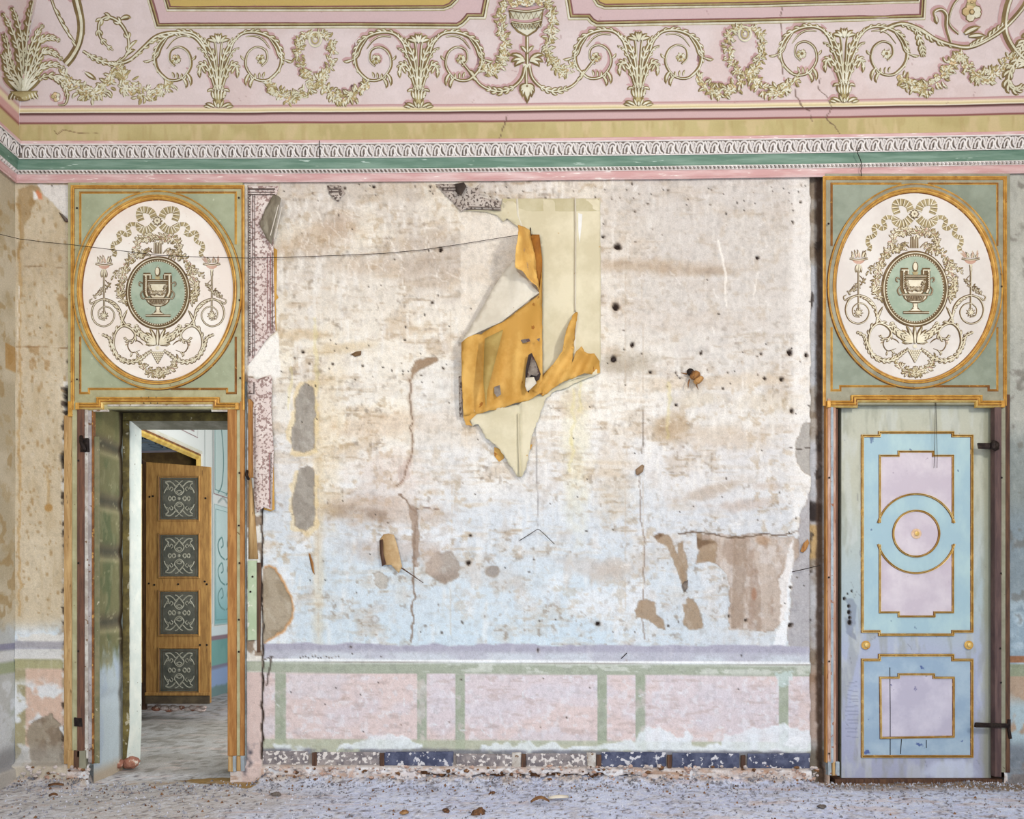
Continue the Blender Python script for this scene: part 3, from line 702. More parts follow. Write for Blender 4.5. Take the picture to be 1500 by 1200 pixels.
for i, (x, y, r_) in enumerate(holes):
    sel = (np.abs(U[0] - x) < r_ * 3 + 4); se2 = (np.abs(V[:, 0] - y) < r_ * 3 + 4)
    if not sel.any() or not se2.any(): continue
    ii = np.ix_(se2, sel)
    d = np.hypot(U[ii] - x, (V[ii] - y) * random.uniform(.8, 1.1)) * 1.15 + (4.5 if r_ > 2 else .6) * (fbm(U[ii], V[ii], 5, i % 8, 2) - .5)
    m = 1 - sst(d, r_ * .55, r_ * 1.25); halo = (1 - sst(d, r_, r_ * 1.9)) * .25
    pa.C[ii] = mixc(pa.C[ii], (150, 126, 100), halo); pa.C[ii] = mixc(pa.C[ii], (46, 34, 28), np.clip(m * 1.05, 0, 1))
    pa.H[ii] -= m * min(.03, .006 * r_)
g0 = fbm(U, V, 5, 2, 2); g4 = fbm(U * 1.6, V * .8, 9, 6, 3)
pa.C *= (1 - .055 * sst(g0, .55, .8) - .04 * sst(g4, .58, .74) * (1 - sst(V, 700, 900) * .6))[..., None]
pa.put((246, 246, 244), (1 - sst(g4, .24, .36)) * .12)
pa.H += (n1 - .5) * .012 + (n3 - .5) * .004
pa.H -= .012 * pa.poly([(140, 270), (350, 270), (350, 600), (140, 600)], 0)       # wall behind the casings sits back
Xw = (U - 750) * .005; Zw = CAMH + (870 - V) * .005; Yw = -pa.H
uc = (U[:-1, :-1] + 1); vc = (V[:-1, :-1] + 1)
keep = ~((uc > 133) & (uc < 341) & (vc > 594)) & ~((uc > 1212) & (uc < 1466) & (vc > 584))
wall_back = grid_obj('wall_back', Xw, Yw, Zw, pa.C, keep, M_wall)
tag(wall_back, 'cream and bluish flaking plaster wall with painted pink and green dado', 'wall', kind='structure')
pl = plane(0)

# skirting slabs and wood plugs let into the foot of the wall
navy = mat('navy_skirting', (92, 98, 122), (60, 66, 92), 12, rough=.6, bump=.4, speck=(206, 206, 212), spsc=26, spt=.60)
greysk = mat('grey_skirting', (160, 152, 150), (116, 110, 114), 12, rough=.8, bump=.6, speck=(222, 216, 212), spsc=34, spt=.56)
def sag(u): return (u - 400) * 5 / 770
for a, b, m_, t, bt in ((386, 452, greysk, 1100, 1122), (464, 556, greysk, 1102, 1122), (563, 664, navy, 1100, 1122), (669, 765, greysk, 1103, 1123), (771, 860, greysk, 1102, 1123), (881, 975, navy, 1099, 1123), (985, 1082, navy, 1099, 1123), (1094, 1186, navy, 1099, 1123)):
    s0 = slab('skirting_slab', a, t + sag(a), b, bt + sag(a), .012 if m_ is navy else .008, plane(0), m_, wall_back, 1, .9)
    if m_ is navy: s0['label'] = 'dark navy skirting slab'
for u in (461, 560, 767, 877, 980, 1088):
    slab('wood_plug', u - 3.2, 1102 + sag(u), u + 3.4, 1124 + sag(u), .02, plane(0), wood_dk, wall_back, .8, .5)
    if u in (877, 767): slab('plaster_pad', u - 17, 1100 + sag(u), u - 4, 1125 + sag(u), .012, plane(0), greywht, wall_back, 1, 1)

# ------------------------------------------------------------------ doorway reveal (left) inside the thickness of the wall
xj = -3.065; zt = 2.745
rz = np.linspace(-.02, 2.80, 190); ry = np.linspace(0.0, .45, 36)
RY, RZ = np.meshgrid(ry, rz)
rp = Paint(RY * 400, RZ * 200, (120, 118, 84)); nA = fbm(rp.U, rp.V, 60, 2, 5); nB = fbm(rp.U, rp.V, 16, 4, 4)
rp.put((98, 106, 74), sst(nA, .45, .65)); rp.put((150, 146, 112), sst(nB, .5, .7) * .5); rp.put((130, 122, 80), sst(rp.V, 470, 520) * .6)
courses = [0, 118, 232, 340, 415, 500, 570]
for c_ in courses[1:-1]:
    b_ = np.exp(-((rp.V - c_ + 8 * (nA - .5)) / 9.) ** 2); rp.put((60, 64, 56), b_ * .8, -.014)
    rp.put((176, 168, 130), np.exp(-((rp.V - c_ + 14) / 4.) ** 2) * .5)
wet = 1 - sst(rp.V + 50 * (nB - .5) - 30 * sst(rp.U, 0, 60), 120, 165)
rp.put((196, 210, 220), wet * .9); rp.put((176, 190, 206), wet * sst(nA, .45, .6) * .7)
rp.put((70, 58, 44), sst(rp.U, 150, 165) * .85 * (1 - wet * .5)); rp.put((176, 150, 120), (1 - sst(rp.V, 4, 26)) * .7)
for k in range(26):
    y = random.uniform(160, 540); x = random.uniform(20, 150)
    rp.put((190, 186, 150), rp.line([(x, y), (x + 24, y + random.uniform(-12, 12))], 1, 3, k) * .5)
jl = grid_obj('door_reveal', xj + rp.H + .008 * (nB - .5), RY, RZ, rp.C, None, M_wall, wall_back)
jl['label'] = 'dirty olive reveal of stone courses inside the doorway'
# inner return and white inner jamb
ol_d = mat('reveal_olive', (132, 118, 66), (90, 80, 46), 9, bump=.3, speck=(186, 178, 150), spsc=16, spt=.66)
wj = mat('white_jamb', (228, 232, 222), (212, 220, 212), 6, bump=.25, speck=(150, 146, 130), spsc=26, spt=.70)
brick = mat('bare_brick', (176, 124, 102), (140, 92, 76), 12, bump=.8, speck=(214, 200, 186), spsc=22, spt=.62)
def strip(name, us, vs_, y0, m_, amp=1.2, parent=wall_back, nseg=50):
    a, b = us; V_ = []; F_ = []
    for i in range(nseg + 1):
        v = vs_[0] + (vs_[1] - vs_[0]) * i / nseg
        for u in (a, b): q = P(u, v, y0); q.x += random.uniform(-amp, amp) * .0016; V_.append(q)
        if i: k = 2 * i; F_.append((k - 2, k - 1, k + 1, k))
    return mesh_obj(name, V_, F_, m_, parent)
V_ = []; F_ = []; N_ = 60
for i in range(N_ + 1):
    z = 2.74 * i / N_ - .0
    w_ = .0015 * random.uniform(-1, 1) + (-.03 * max(0, 1 - z / .3))
    for q in ((xj, .45, z), (-3.0 + w_ - .012, .45, z), (-3.0 + w_, .462, z), (-2.994 + w_ * .4, .62, z)): V_.append(q)
    if i:
        for k in range(3): a = 4 * (i - 1) + k; F_.append((a, a + 1, a + 5, a + 4))
mi_ = [0 if k % 3 == 0 else 1 for k in range(len(F_))]
mesh_obj('inner_jamb', V_, F_, [ol_d, wj], wall_back, mi_)
lump('brick', (-3.02, .47, .045), .075, brick, (1, .6, .6), 3, wall_back)
lump('brick', (-3.09, .40, .05), .06, brick, (1, .7, .6), 5, wall_back)
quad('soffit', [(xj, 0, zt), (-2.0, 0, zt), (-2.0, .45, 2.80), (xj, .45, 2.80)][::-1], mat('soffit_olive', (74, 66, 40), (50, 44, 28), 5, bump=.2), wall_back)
quad('lintel_face', [(xj, .45, 2.81), (xj, .45, 2.735), (-2.0, .45, 2.735), (-2.0, .45, 2.81)], ol_d, wall_back)
quad('lintel_soffit', [(xj, .45, 2.735), (xj, .62, 2.70), (-2.0, .62, 2.70), (-2.0, .45, 2.735)], mat('soffit_grey', (150, 148, 136), (120, 118, 104), 8), wall_back)
quad('door_reveal', [(-2.03, 0, 0), (-2.03, .62, 0), (-2.03, .62, 2.8), (-2.03, 0, 2.8)], ol_d, wall_back)
# back face of the wall in the next room
for nm, a, b in (('plaster_back', (-4.6, .60, -.1), (-3.06, .61, 4.6)), ('plaster_back', (-2.03, .60, -.1), (3.9, .61, 4.6)), ('plaster_back', (-3.06, .60, 2.80), (-2.03, .61, 4.6))):
    box(nm, a, b, wj, wall_back)
# black panel painting the darkness behind the right-hand door, with dark sides
box('dark_backing', (2.15, .5, -.1), (3.75, .52, 3.0), black, wall_back)
box('dark_backing', (2.14, .06, -.1), (2.16, .52, 3.0), wood_dk, wall_back)
box('dark_backing', (3.70, .06, -.1), (3.72, .52, 3.0), wood_dk, wall_back)

# ------------------------------------------------------------------ side walls
yy = np.concatenate([np.linspace(-9, -1, 60), np.linspace(-.97, 0.02, 120)]); zz = np.linspace(-.02, 4.42, 440)
Y2, Z2 = np.meshgrid(yy, zz); Vv = 870 - (Z2 - CAMH) * 200; Uu = 24 + Y2 * 200 * -1
lp = Paint(Uu, Vv, (190, 180, 156)); a1 = fbm(Uu, Vv, 70, 3, 5); a2 = fbm(Uu, Vv, 16, 5, 4)
lp.put((214, 206, 186), sst(a1, .48, .66) * .7); lp.put((178, 158, 120), sst(a2, .55, .7) * .5)
lp.put((168, 142, 98), sst(fbm(Uu, Vv, 22, 1, 3), .68, .72) * .6)
lp.put((180, 140, 82), ((Uu < 48).astype(float)) * (sst(Vv, 508, 510) - sst(Vv, 544, 548)) * .7)
lp.put((196, 204, 210), sst(Vv + 30 * (a2 - .5), 905, 925) * .8)
lp.put((150, 150, 172), sst(Vv, 941, 943) - sst(Vv, 950, 952)); lp.put((222, 224, 226), sst(Vv, 952, 954) - sst(Vv, 966, 968)); lp.put((170, 180, 150), sst(Vv, 968, 970))
lp.put((196, 200, 200), sst(Vv, 984, 986)); lp.put((150, 168, 146), sst(Vv, 986, 990) * sst(a1, .45, .55) * .7); lp.put((220, 226, 232), sst(Vv, 990, 1000) * sst(a2, .5, .6) * .8)
lp.put((150, 150, 154), sst(Vv + 10 * a2, 1090, 1110) * .8); lp.put((206, 200, 190), sst(Vv, 1122, 1126) * .7)
wl = grid_obj('wall_left', np.full(Y2.shape, XL) + (a1 - .5) * .02 + .03 * sst(Vv, 1120, 1126), Y2, Z2, lp.C, None, M_wall)
tag(wl, 'tan stained side wall at the left corner of the room', 'wall', kind='structure')
wr = grid_obj('wall_right', np.full(Y2.shape, XR) + (a1 - .5) * .02, Y2, Z2, lp.C, None, M_wall)
tag(wr, 'stained side wall closing the room on the right', 'wall', kind='structure')

# ------------------------------------------------------------------ cove vault (ceiling) painted pink
cv = np.concatenate([np.linspace(-298, -20, 50), np.linspace(-16, 212, 150)]); cx_ = np.linspace(0, 1, 760)
CV, CQ = np.meshgrid(cv, cx_, indexing='ij')
D = 6 - dcove(CV); CX = (XL + dcove(CV)) + CQ * ((XR - dcove(CV)) - (XL + dcove(CV)))
CU = 750 + CX * 1200 / D; RI = rise(CU)
CZ = CAMH + (870 - CV) * D / 1200 + RI * D / 1200; CVv = CV - RI        # where it shows
cp = Paint(CU, CVv, (210, 197, 195)); b1 = fbm(CU, CVv, 80, 2, 5); b2 = fbm(CU, CVv, 14, 5, 4)
cp.put((204, 186, 182), sst(b1, .45, .65) * .6); cp.put((222, 210, 210), sst(b2, .5, .7) * .3)
cp.put((176, 134, 134), sst(CV, 154, 155)); cp.put((194, 164, 162), sst(CV, 156, 157)); cp.put((226, 214, 180), sst(CV, 158, 159)); cp.put((200, 186, 140), sst(CV, 161, 162) - sst(CV, 163, 164)); cp.put((240, 234, 222), sst(CV, 164, 165))
cp.put((92, 62, 60), sst(CV, 165.4, 166)); cp.put((196, 168, 168), sst(CV, 168.6, 169.6)); cp.put((134, 88, 84), sst(CV, 178.6, 179.6)); cp.put((188, 176, 128), sst(CV, 182, 183))
cp.put((170, 158, 108), sst(CV, 183, 184) * sst(b1, .45, .62) * .6); cp.put((206, 186, 150), sst(CV, 183, 184) * sst(fbm(CU * 2, CVv * .6, 30, 6), .5, .66) * .5); cp.put((170, 152, 104), sst(CV, 183, 184) * sst(fbm(CU * 3, CVv * .4, 24, 2), .6, .7) * .4)
# painted frames: mauve border between two mouldings
fl = [(219, -60), (220, 0), (231, 38), (520, 37), (670, 38), (677, 34), (683, 28), (686, 24), (708, 24), (713, -2), (716, -60)]
fi = [(240, -60), (242, -4), (247, 13), (440, 13), (650, 12), (660, 8), (668, 0), (670, -60)]
fr = [(830, -60), (832, 0), (836, 25), (862, 25), (867, 31), (874, 35), (1100, 31), (1351, 25), (1356, -60)]
gi = [(868, -60), (871, -2), (876, 6), (886, 10), (1100, 7), (1344, 1), (1347, -60)]
for o_, i_ in ((fl, fi), (fr, gi)):
    cp.put((202, 178, 178), cp.poly(o_, .3)); cp.put((190, 166, 100), cp.poly(i_, .3)); 
for k in range(40):
    x = random.uniform(100, 1480); y = random.uniform(5, 150)
    cp.put((150, 120, 116), cp.line([(x, y), (x + random.uniform(-6, 6), y + random.uniform(2, 10))], .5, 1.5, k) * .5)
for pts in ([(1146, 0), (1146, 60), (1136, 80), (1146, 95), (1150, 120)], [(1168, 112), (1167, 140), (1175, 155), (1186, 162), (1190, 178)], [(1200, 115), (1200, 128), (1215, 142), (1218, 158), (1210, 170), (1222, 186), (1229, 198)], [(742, 170), (736, 186), (730, 204)]):
    cp.put((90, 66, 60), cp.line(pts, .8, 2) * .8, -.004)
cp.put((110, 84, 60), cp.line([(80, 192), (84, 197), (90, 192), (94, 190), (118, 195), (144, 196)], .6, .5) * .9)
CY = -dcove(CV) - cp.H + (b1 - .5) * .012
ceiling = grid_obj('ceiling', CX, CY, CZ, cp.C, None, M_cove)
tag(ceiling, 'pink painted cove vault with olive scrolls, garlands and plants above the cornice', 'ceiling', kind='structure')
# coves of the two side walls and the flat above
sv = np.linspace(-298, 212, 120); sy = np.concatenate([np.linspace(-9, -1.9, 30)[:-1], np.linspace(-1.9, -.0, 140)])
for side, xw_, nm in ((1, XL, 'cove_left'), (-1, XR, 'cove_right')):
    SV, SY = np.meshgrid(sv, sy, indexing='ij'); DD = dcove(SV)
    SY = np.minimum(SY, -DD)
    rr = float(rise(1500)) if side < 0 else 0
    SZ = CAMH + (870 - SV) * (6 - DD) / 1200 + rr * .005
    sp_ = Paint(SY * -200 - 400 * side, SV, (210, 197, 195)); e1 = fbm(sp_.U, SV, 60, 4, 5)
    sp_.put((210, 190, 184), sst(e1, .45, .65) * .6)
    sp_.put((196, 160, 158), sst(SV, 154.5, 155.5)); sp_.put((226, 214, 180), sst(SV, 158, 159)); sp_.put((84, 54, 50), sst(SV, 166, 166.8)); sp_.put((206, 164, 160), sst(SV, 168.2, 169)); sp_.put((150, 96, 90), sst(SV, 179, 180.4)); sp_.put((198, 184, 136), sst(SV, 182, 183))
    grid_obj(nm, xw_ + side * DD, SY, SZ, sp_.C, None, M_cove, ceiling)
zc = CAMH + (870 + 298) * (6 - 1.74) / 1200
quad('flat_panel', [(XL + 1.7, -1.7, zc), (XR - 1.7, -1.7, zc), (XR - 1.7, -9, zc), (XL + 1.7, -9, zc)][::-1], mat('flat_ceiling', (214, 200, 190), (196, 180, 168), 3), ceiling)

# raised mouldings of the painted frames on the cove
def cprof(w): return [(w * .5 + .5, .0005, 1), (w * .5 - .6, .002, 1), (w * .28, .006, 0), (w * .05, .002, 2), (-w * .15, .007, 3), (-w * .42, .003, 0), (-w * .5, .001, 2)]
for nm, pts, w in (('frame_moulding', fl, 9), ('frame_moulding', fr, 9), ('inner_frame_moulding', fi, 8), ('inner_frame_moulding', gi, 8)):
    d_ = []
    for i in range(len(pts) - 1):
        a, b = pts[i], pts[i + 1]; L_ = math.hypot(b[0] - a[0], b[1] - a[1]); m_ = max(1, int(L_ / 30))
        for k in range(m_): d_.append((a[0] + (b[0] - a[0]) * k / m_, a[1] + (b[1] - a[1]) * k / m_))
    d_.append(pts[-1])
    mould(nm, d_, cprof(w), cove, [c_md, mat('plum_line', (134, 90, 88), (112, 74, 70), 10), mat('umber_line', (104, 78, 44), (84, 62, 34), 10), c_lt], ceiling, False)

# ------------------------------------------------------------------ cornice
def run_path():
    """u positions along the back for the rise"""
    return np.linspace(0, 1, 60)
teal = mat('cornice_teal', (126, 154, 138), (96, 128, 110), 5, rough=.55, stretch=(.5, 1, 6), speck=(196, 214, 204), spsc=14, spt=.70)
pinkm = mat('cornice_pink', (218, 190, 188), (202, 160, 158), 5, stretch=(.6, 1, 4), speck=(236, 226, 220), spsc=20, spt=.68)
cwhite = mat('cornice_white', (236, 232, 228), (214, 208, 204), 14)
cgrey = mat('cornice_ground', (140, 128, 118), (104, 94, 86), 20)
cprofile = [(268.3, -.03, 1), (268, .028, 1), (265.5, .034, 1), (264, .030, 1), (257, .032, 1), (255.5, .036, 2), (255, .042, 2), (254.2, .040, 3), (250.5, .040, 3), (250, .046, 2), (248.8, .047, 0), (247.8, .043, 0), (240, .052, 0), (233.4, .066, 0), (233, .074, 2), (231.2, .076, 3),
            (226, .080, 3), (218, .092, 3), (213, .100, 2), (212.2, .108, 2), (210.6, .110, 1), (207, .114, 1), (206.4, .114, 1), (206, .07, 1)]
def cz(v, d): return CAMH + (870 - v) * (6 - d) / 1200
V_ = []; F_ = []; mi_ = []; k_ = len(cprofile)
cols = [('L', -9.0), ('L', -3.0), ('L', -1.2)] + [('C', 0)] + [('B', t) for t in np.linspace(0, 1, 50)[1:-1]] + [('D', 0)] + [('R', -3.0), ('R', -9.0)]
for kind_, t in cols:
    for (v, d, _) in cprofile:
        if kind_ == 'L': x, y = XL + d, t
        elif kind_ == 'C': x, y = XL + d, -d
        elif kind_ == 'B': x, y = XL + d + t * (XR - XL - 2 * d), -d
        elif kind_ == 'D': x, y = XR - d, -d
        else: x, y = XR - d, t
        r_ = 0 if kind_ in 'LC' else float(rise(750 + x * 1200 / (6 - d))) if kind_ != 'R' else float(rise(1530))
        V_.append((x, y, cz(v, d) + r_ * .005))
for i in range(len(cols) - 1):
    for j in range(k_ - 1):
        F_.append((i * k_ + j, i * k_ + j + 1, (i + 1) * k_ + j + 1, (i + 1) * k_ + j)); mi_.append(cprofile[j][2])
trim = mesh_obj('trim_1', V_, F_, [teal, pinkm, cwhite, cgrey], None, mi_, False)
tag(trim, 'moulded cornice with white leaf frieze, green cove and pink edge', 'cornice', kind='structure')
# one carved leaf: local units are wall px, x right, y down, anchored on the sloped frieze
def cmap_at(u0, side='B', yloc=0):
    def f(x, y, h):
        v = 222 + y; d = float(np.interp(v, [212, 233], [.101, .075])) + h
        if side == 'B':
            D_ = 6 - .088; X = (u0 - 750) * D_ / 1200 + x * .005
            return Vector((X, -d, cz(v, d) + float(rise(u0)) * .005))
        return Vector((XL + d, yloc + x * .005, cz(v, d)))
    return f
def leaf_brush(f):
    b = Brush(f); b.sh = (0, 0)
    def st(pts, w, r_=.007): q = spline(pts, 4); b.ribbon(q, w, 0, .0015, r_)
    st([(-9, 9), (-8, 1), (-5, -6), (0, -8), (4, -5), (3, 0), (5, 6), (9, 9)], 2.6)
    st([(-4, 8), (-4, 1), (-1, -4), (1, -1), (1, 4), (3, 9)], 2.4)
    st([(5, -8), (8, -4), (9, 2), (13, 7)], 3.0); st([(-12, -8), (-10, -3), (-11, 2)], 2.0)
    st([(9, -8), (13, -6), (15, 0)], 2.0)
    b.disc((0, 8), 1.6, 0, .002, .006, 8, 2.4); b.disc((12, 8.4), 1.6, 0, .002, .005, 8)
    return b
pitch = 21.4; u = 42.0; proto = None; n_ = 0
while u < 1512:
    if proto is None or True:
        pass
    if proto is None:
        proto = leaf_brush(cmap_at(750)).build('cornice_leaf', [cwhite], trim); lf = proto; base_u = 750
    else:
        lf = proto.copy(); COL.objects.link(lf)
    dx = (u - 750) * (6 - .088) / 1200; dz = (float(rise(u)) - float(rise(750))) * .005
    lf.location = (dx, 0, dz); u += pitch; n_ += 1
protoL = None
for k in range(26):
    y_ = -.16 - k * pitch * .005
    if protoL is None: protoL = leaf_brush(cmap_at(0, 'L', 0)).build('cornice_leaf', [cwhite], trim); lf = protoL
    else: lf = protoL.copy(); COL.objects.link(lf)
    lf.location = (0, y_, 0)
# bead row: hundreds of tiny slanted beads, one part
V_ = []; F_ = []
def bead(cx, cy, cz_, ax):
    b = len(V_); s_ = .0075; hh = .0095
    dx, dy = (s_, 0) if ax == 'x' else (0, s_)
    ox, oy = (0, -.014) if ax == 'x' else (.014, 0)
    sk = .006
    for (q, z, o) in ((-1, -1, 0), (1, -1, 0), (1, 1, 0), (-1, 1, 0), (-.6, -.6, 1), (.6, -.6, 1), (.6, .6, 1), (-.6, .6, 1)):
        V_.append((cx + dx * q + ox * o - (sk * z if ax == 'x' else 0), cy + dy * q + oy * o, cz_ + hh * z))
    for f in ((4, 5, 6, 7), (0, 1, 5, 4), (1, 2, 6, 5), (2, 3, 7, 6), (3, 0, 4, 7)): F_.append(tuple(b + t for t in f))
x = XL + .05
while x < XR - .05:
    uu = 750 + x * 1200 / 5.96; bead(x, -.040, cz(252.4, .04) + float(rise(uu)) * .005, 'x'); x += .0295
y_ = -.06
while y_ > -3: bead(XL + .040, y_, cz(252.4, .04), 'y'); y_ -= .0295
for q in ([P(468, 206, -.125), P(467.5, 216, -.115), P(468.5, 232, -.09)], [P(1258, 216, -.118), P(1256, 224, -.10), P(1260, 233, -.085), P(1263, 242, -.07), P(1261, 250, -.056), P(1262, 258, -.045)]):
    tube('crack', q, .0028, black, trim)
bd = mesh_obj('bead_row', V_, F_, cwhite, trim, None, False); bd['kind'] = 'stuff'

# ------------------------------------------------------------------ floor, both rooms
fx = np.concatenate([np.linspace(-6, -4.25, 30), np.arange(-4.2, 4.0, .018)])
fy = np.concatenate([np.linspace(-9, -1.6, 40)[:-1], np.arange(-1.6, .9, .018), np.linspace(.92, 6.4, 180)])
FX, FY = np.meshgrid(fx, fy)
D = np.maximum(6 + FY, .8); FU = 750 + FX * 200; FV = FY * 200
fp = Paint(FU, FV, (198, 208, 236)); g1 = fbm(FU, FV, 90, 1, 5); g2 = fbm(FU, FV, 14, 3, 4); g3 = fbm(FU, FV, 4, 5, 3)
lf_ = 1 - sst(FU + 120 * (g1 - .5), 330, 560)
fp.put((200, 196, 192), lf_ * .8); fp.put((214, 226, 252), sst(g1, .46, .62) * .6 * (1 - lf_ * .6)); fp.put((170, 162, 158), sst(g2, .57, .70) * .4)
fp.put((224, 230, 242), sst(g3, .58, .68) * .7); fp.put((98, 94, 100), sst(g3, .26, .34) * 0 + (1 - sst(g3, .27, .34)) * .75)
nx = sst(FV, 40, 80); fp.put((164, 160, 156), nx * .95); fp.put((146, 140, 132), nx * sst(g1, .5, .62) * .6); fp.put((186, 180, 186), nx * sst(FV, 500, 700) * .6); fp.put((120, 114, 106), nx * (1 - sst(g2, .36, .46)) * .6)
# ochre threshold board stain, shadowed dirt near the wall foot
fp.put((152, 118, 58), fp.poly([(250, 8), (290, 24), (345, 30), (384, 34), (384, -28), (372, -40), (350, -30), (310, -12), (270, 2)], 5, 16) * .85)
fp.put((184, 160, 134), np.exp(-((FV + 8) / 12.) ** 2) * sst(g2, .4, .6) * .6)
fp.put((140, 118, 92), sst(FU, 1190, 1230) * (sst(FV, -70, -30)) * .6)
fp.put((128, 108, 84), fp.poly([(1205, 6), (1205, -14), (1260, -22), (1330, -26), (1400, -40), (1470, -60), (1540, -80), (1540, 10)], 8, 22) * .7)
fp.put((206, 180, 170), sst(fbm(FU * .3, FV * 1.5, 20, 6), .66, .72) * .35)
FZ = (g1 - .5) * .03 + (g2 - .5) * .010 + (g3 - .5) * .006
FZ += .05 * np.exp(-((FY + .0) / .10) ** 2) * (.4 + g2) * ((FX > -1.85) | (FX < -3.1)) * (FX < 2.2)
fl_ = grid_obj('floor', FX, FY, FZ - .004, fp.C, None, M_floor)
tag(fl_, 'grey dusty earthen floor strewn with grit', 'floor', kind='structure')
# ================================================================== PAINTED RELIEF OF THE COVE
def plant(cx, dy):
    b = Brush(cove, lambda x, y: (cx + x, y + dy)); b.sh = (-1.8, -2.2)
    for sx in (-1, 1):
        b.leaf((sx * 6, 157), -PI / 2 + sx * .9, 15, 6, sx * .8); b.leaf((sx * 12, 158), -PI / 2 + sx * 1.1, 11, 5, sx * .6); b.leaf((sx * 3, 157), -PI / 2 + sx * .3, 12, 5, sx * .3)
        # tall fronds
        b.acanthus([(sx * 2, 132), (sx * 4, 105), (sx * 9, 80), (sx * 19, 62), (sx * 29, 55)], 8, 5, 8, 0)
        b.acanthus([(sx * 2, 130), (sx * 7, 108), (sx * 14, 88), (sx * 22, 74), (sx * 31, 70)], 6, 4, 6, sx)
        b.stem([(sx * 1.2, 130), (sx * 2.5, 95), (sx * 4, 70), (sx * 7, 56)], 4, lambda t: .8)
        # drooping side leaves
        b.acanthus([(sx * 4, 134), (sx * 10, 114), (sx * 16, 99), (sx * 22, 94), (sx * 28, 99), (sx * 28, 110)], 7, 4.4, 7, 0)
        b.leaf((sx * 27, 100), PI / 2 - sx * .2, 15, 6, sx * .5); b.leaf((sx * 24, 98), PI / 2 + sx * .5, 12, 5, 0)
        b.leaf((sx * 8, 132), -PI / 2 + sx * 1.3, 10, 5, sx * 1.6)
    for a in (-1.0, -.6, -.2, .2, .6, 1.0): b.leaf((a * 5, 62), -PI / 2 + a * .95, 14, 7, a * 1.0)
    b.leaf((0, 64), -PI / 2, 15, 8)
    b.poly([(-11, 136), (11, 136), (9, 144), (4, 149), (-4, 149), (-9, 144)], 1, .0022); b.poly([(-9, 137), (9, 137), (7, 143), (3, 147), (-3, 147), (-7, 143)], 2, .0036, .004)
    for a in (-7, -3.5, 0, 3.5, 7): b.leaf((a, 146 - abs(a) * .3), -PI / 2 + a * .03, 19 - abs(a), 6, 0, (1, 3, 3), False)
    b.disc((0, 150), 4, 2, .005, .004); b.disc((0, 154), 4, 1, .002, .001); b.leaf((0, 158), -PI / 2, 8, 8)
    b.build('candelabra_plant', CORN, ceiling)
    for sx in (-1, 1):
        b = Brush(cove, lambda x, y: (cx + x * sx, y + dy)); b.sh = (-1.8 * sx, -2.4)
        pts = [(16, 78), (22, 62), (34, 50), (50, 47), (68, 51), (84, 62), (92, 80), (89, 101), (73, 117), (53, 115), (40, 97), (43, 78), (56, 69), (69, 74), (71, 88), (63, 97)]
        b.acanthus(pts[1:9], 8, 5.0, 13, -1)
        b.stem(pts, 5.2, lambda t: 1.05 - .55 * t)
        b.stem([(40, 54), (54, 53), (66, 59), (76, 72)], 2.6); b.stem([(74, 55), (84, 70), (90, 84), (106, 92)], 3.4); b.leaf((98, 88), .5, 13, 5, -.9); b.leaf((88, 76), 1.1, 14, 5, -.8)
        for k, a in enumerate((.3, .8, 1.3, 1.8)): b.leaf((50 + k * 5, 117 - k), -PI / 2 - .8 + a * .5, 9, 4, .6)
        b.leaf((52, 115), PI / 2 + .9, 17, 6, -1.5); b.leaf((46, 108), PI / 2 + .7, 20, 6, -1.0); b.leaf((38, 88), PI + .6, 9, 4, .8)
        b.rose((62, 87), 7); 
        for k in range(6): b.leaf((62, 87), k * 1.05, 8, 4, .4, (1, 3, 3), False)
        b.disc((62, 87), 2.4, 1, .010, .003)
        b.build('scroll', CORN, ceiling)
for cx_p, dy_p in ((320, 0), (613, 0), (935, -3), (1236, -8)): plant(cx_p, dy_p)
def wreath(cx, dy):
    b = Brush(cove, lambda x, y: (cx + x, y + dy)); b.sh = (-2.4, -2.2)
    for sx in (-1, 1):
        b.garland([(sx * 4, 50), (sx * 18, 52), (sx * 25, 72), (sx * 22, 92), (sx * 14, 108), (sx * 8, 118)], 12, 1.1, 3.4, 7)
        b.leaf((sx * 14, 56), -PI / 2 + sx * .8, 12, 5, sx); b.leaf((sx * 24, 62), PI / 2, 12, 5)
    b.garland([(-68, 122), (-55, 137), (-35, 143), (-14, 134), (4, 118), (14, 112)], 19, 1.1, 4.2, 9)
    b.garland([(10, 124), (28, 140), (46, 143), (62, 136), (78, 120)], 19, 1.1, 4.2, 9)
    b.ring((0, 58), 9, 2.6, 3, .006, 20, 10.5); b.ring((0, 58), 5, 2.2, 2, .006, 16, 6.2); b.disc((0, 58), 2.2, 3, .006, .003)
    b.build('garland', CORN, ceiling)
wreath(462, 0); wreath(1091, -8)
# basket and swags in the middle
b = Brush(cove); b.sh = (-2, -2)
b.poly([(744, 12), (797, 10), (794, 34), (786, 46), (772, 55), (757, 47), (748, 36)], 1, .0012); b.poly([(747, 14), (795, 12), (791, 33), (784, 44), (772, 52), (760, 45), (750, 35)], 3, .0024, .01)
b.h0 = .013; b.stem([(745, 15), (772, 18), (797, 13)], 3, lambda t: 1); b.stem([(749, 33), (772, 36), (793, 31)], 2.6, lambda t: 1)
b.ribbon([np.array((748 + k * 3.75, 20 + (k % 2) * 9)) for k in range(13)], 1.6, 1, .008)
for k in range(8): b.stem([(751 + k * 5.4, 36), (753.4 + k * 5.4, 44 - abs(k - 3.5)), (755.6 + k * 5.4, 36)], 1.6, lambda t: 1, 3, False)
for k in range(18): b.rose((746 + k * 3, random.uniform(-2, 9)), 4.5)
b.h0 = 0; b.stem([(772, 54), (772, 70), (772, 95)], 5, lambda t: .9)
b.build('basket', CORN, ceiling)
b = Brush(cove); b.sh = (-2.4, -2)
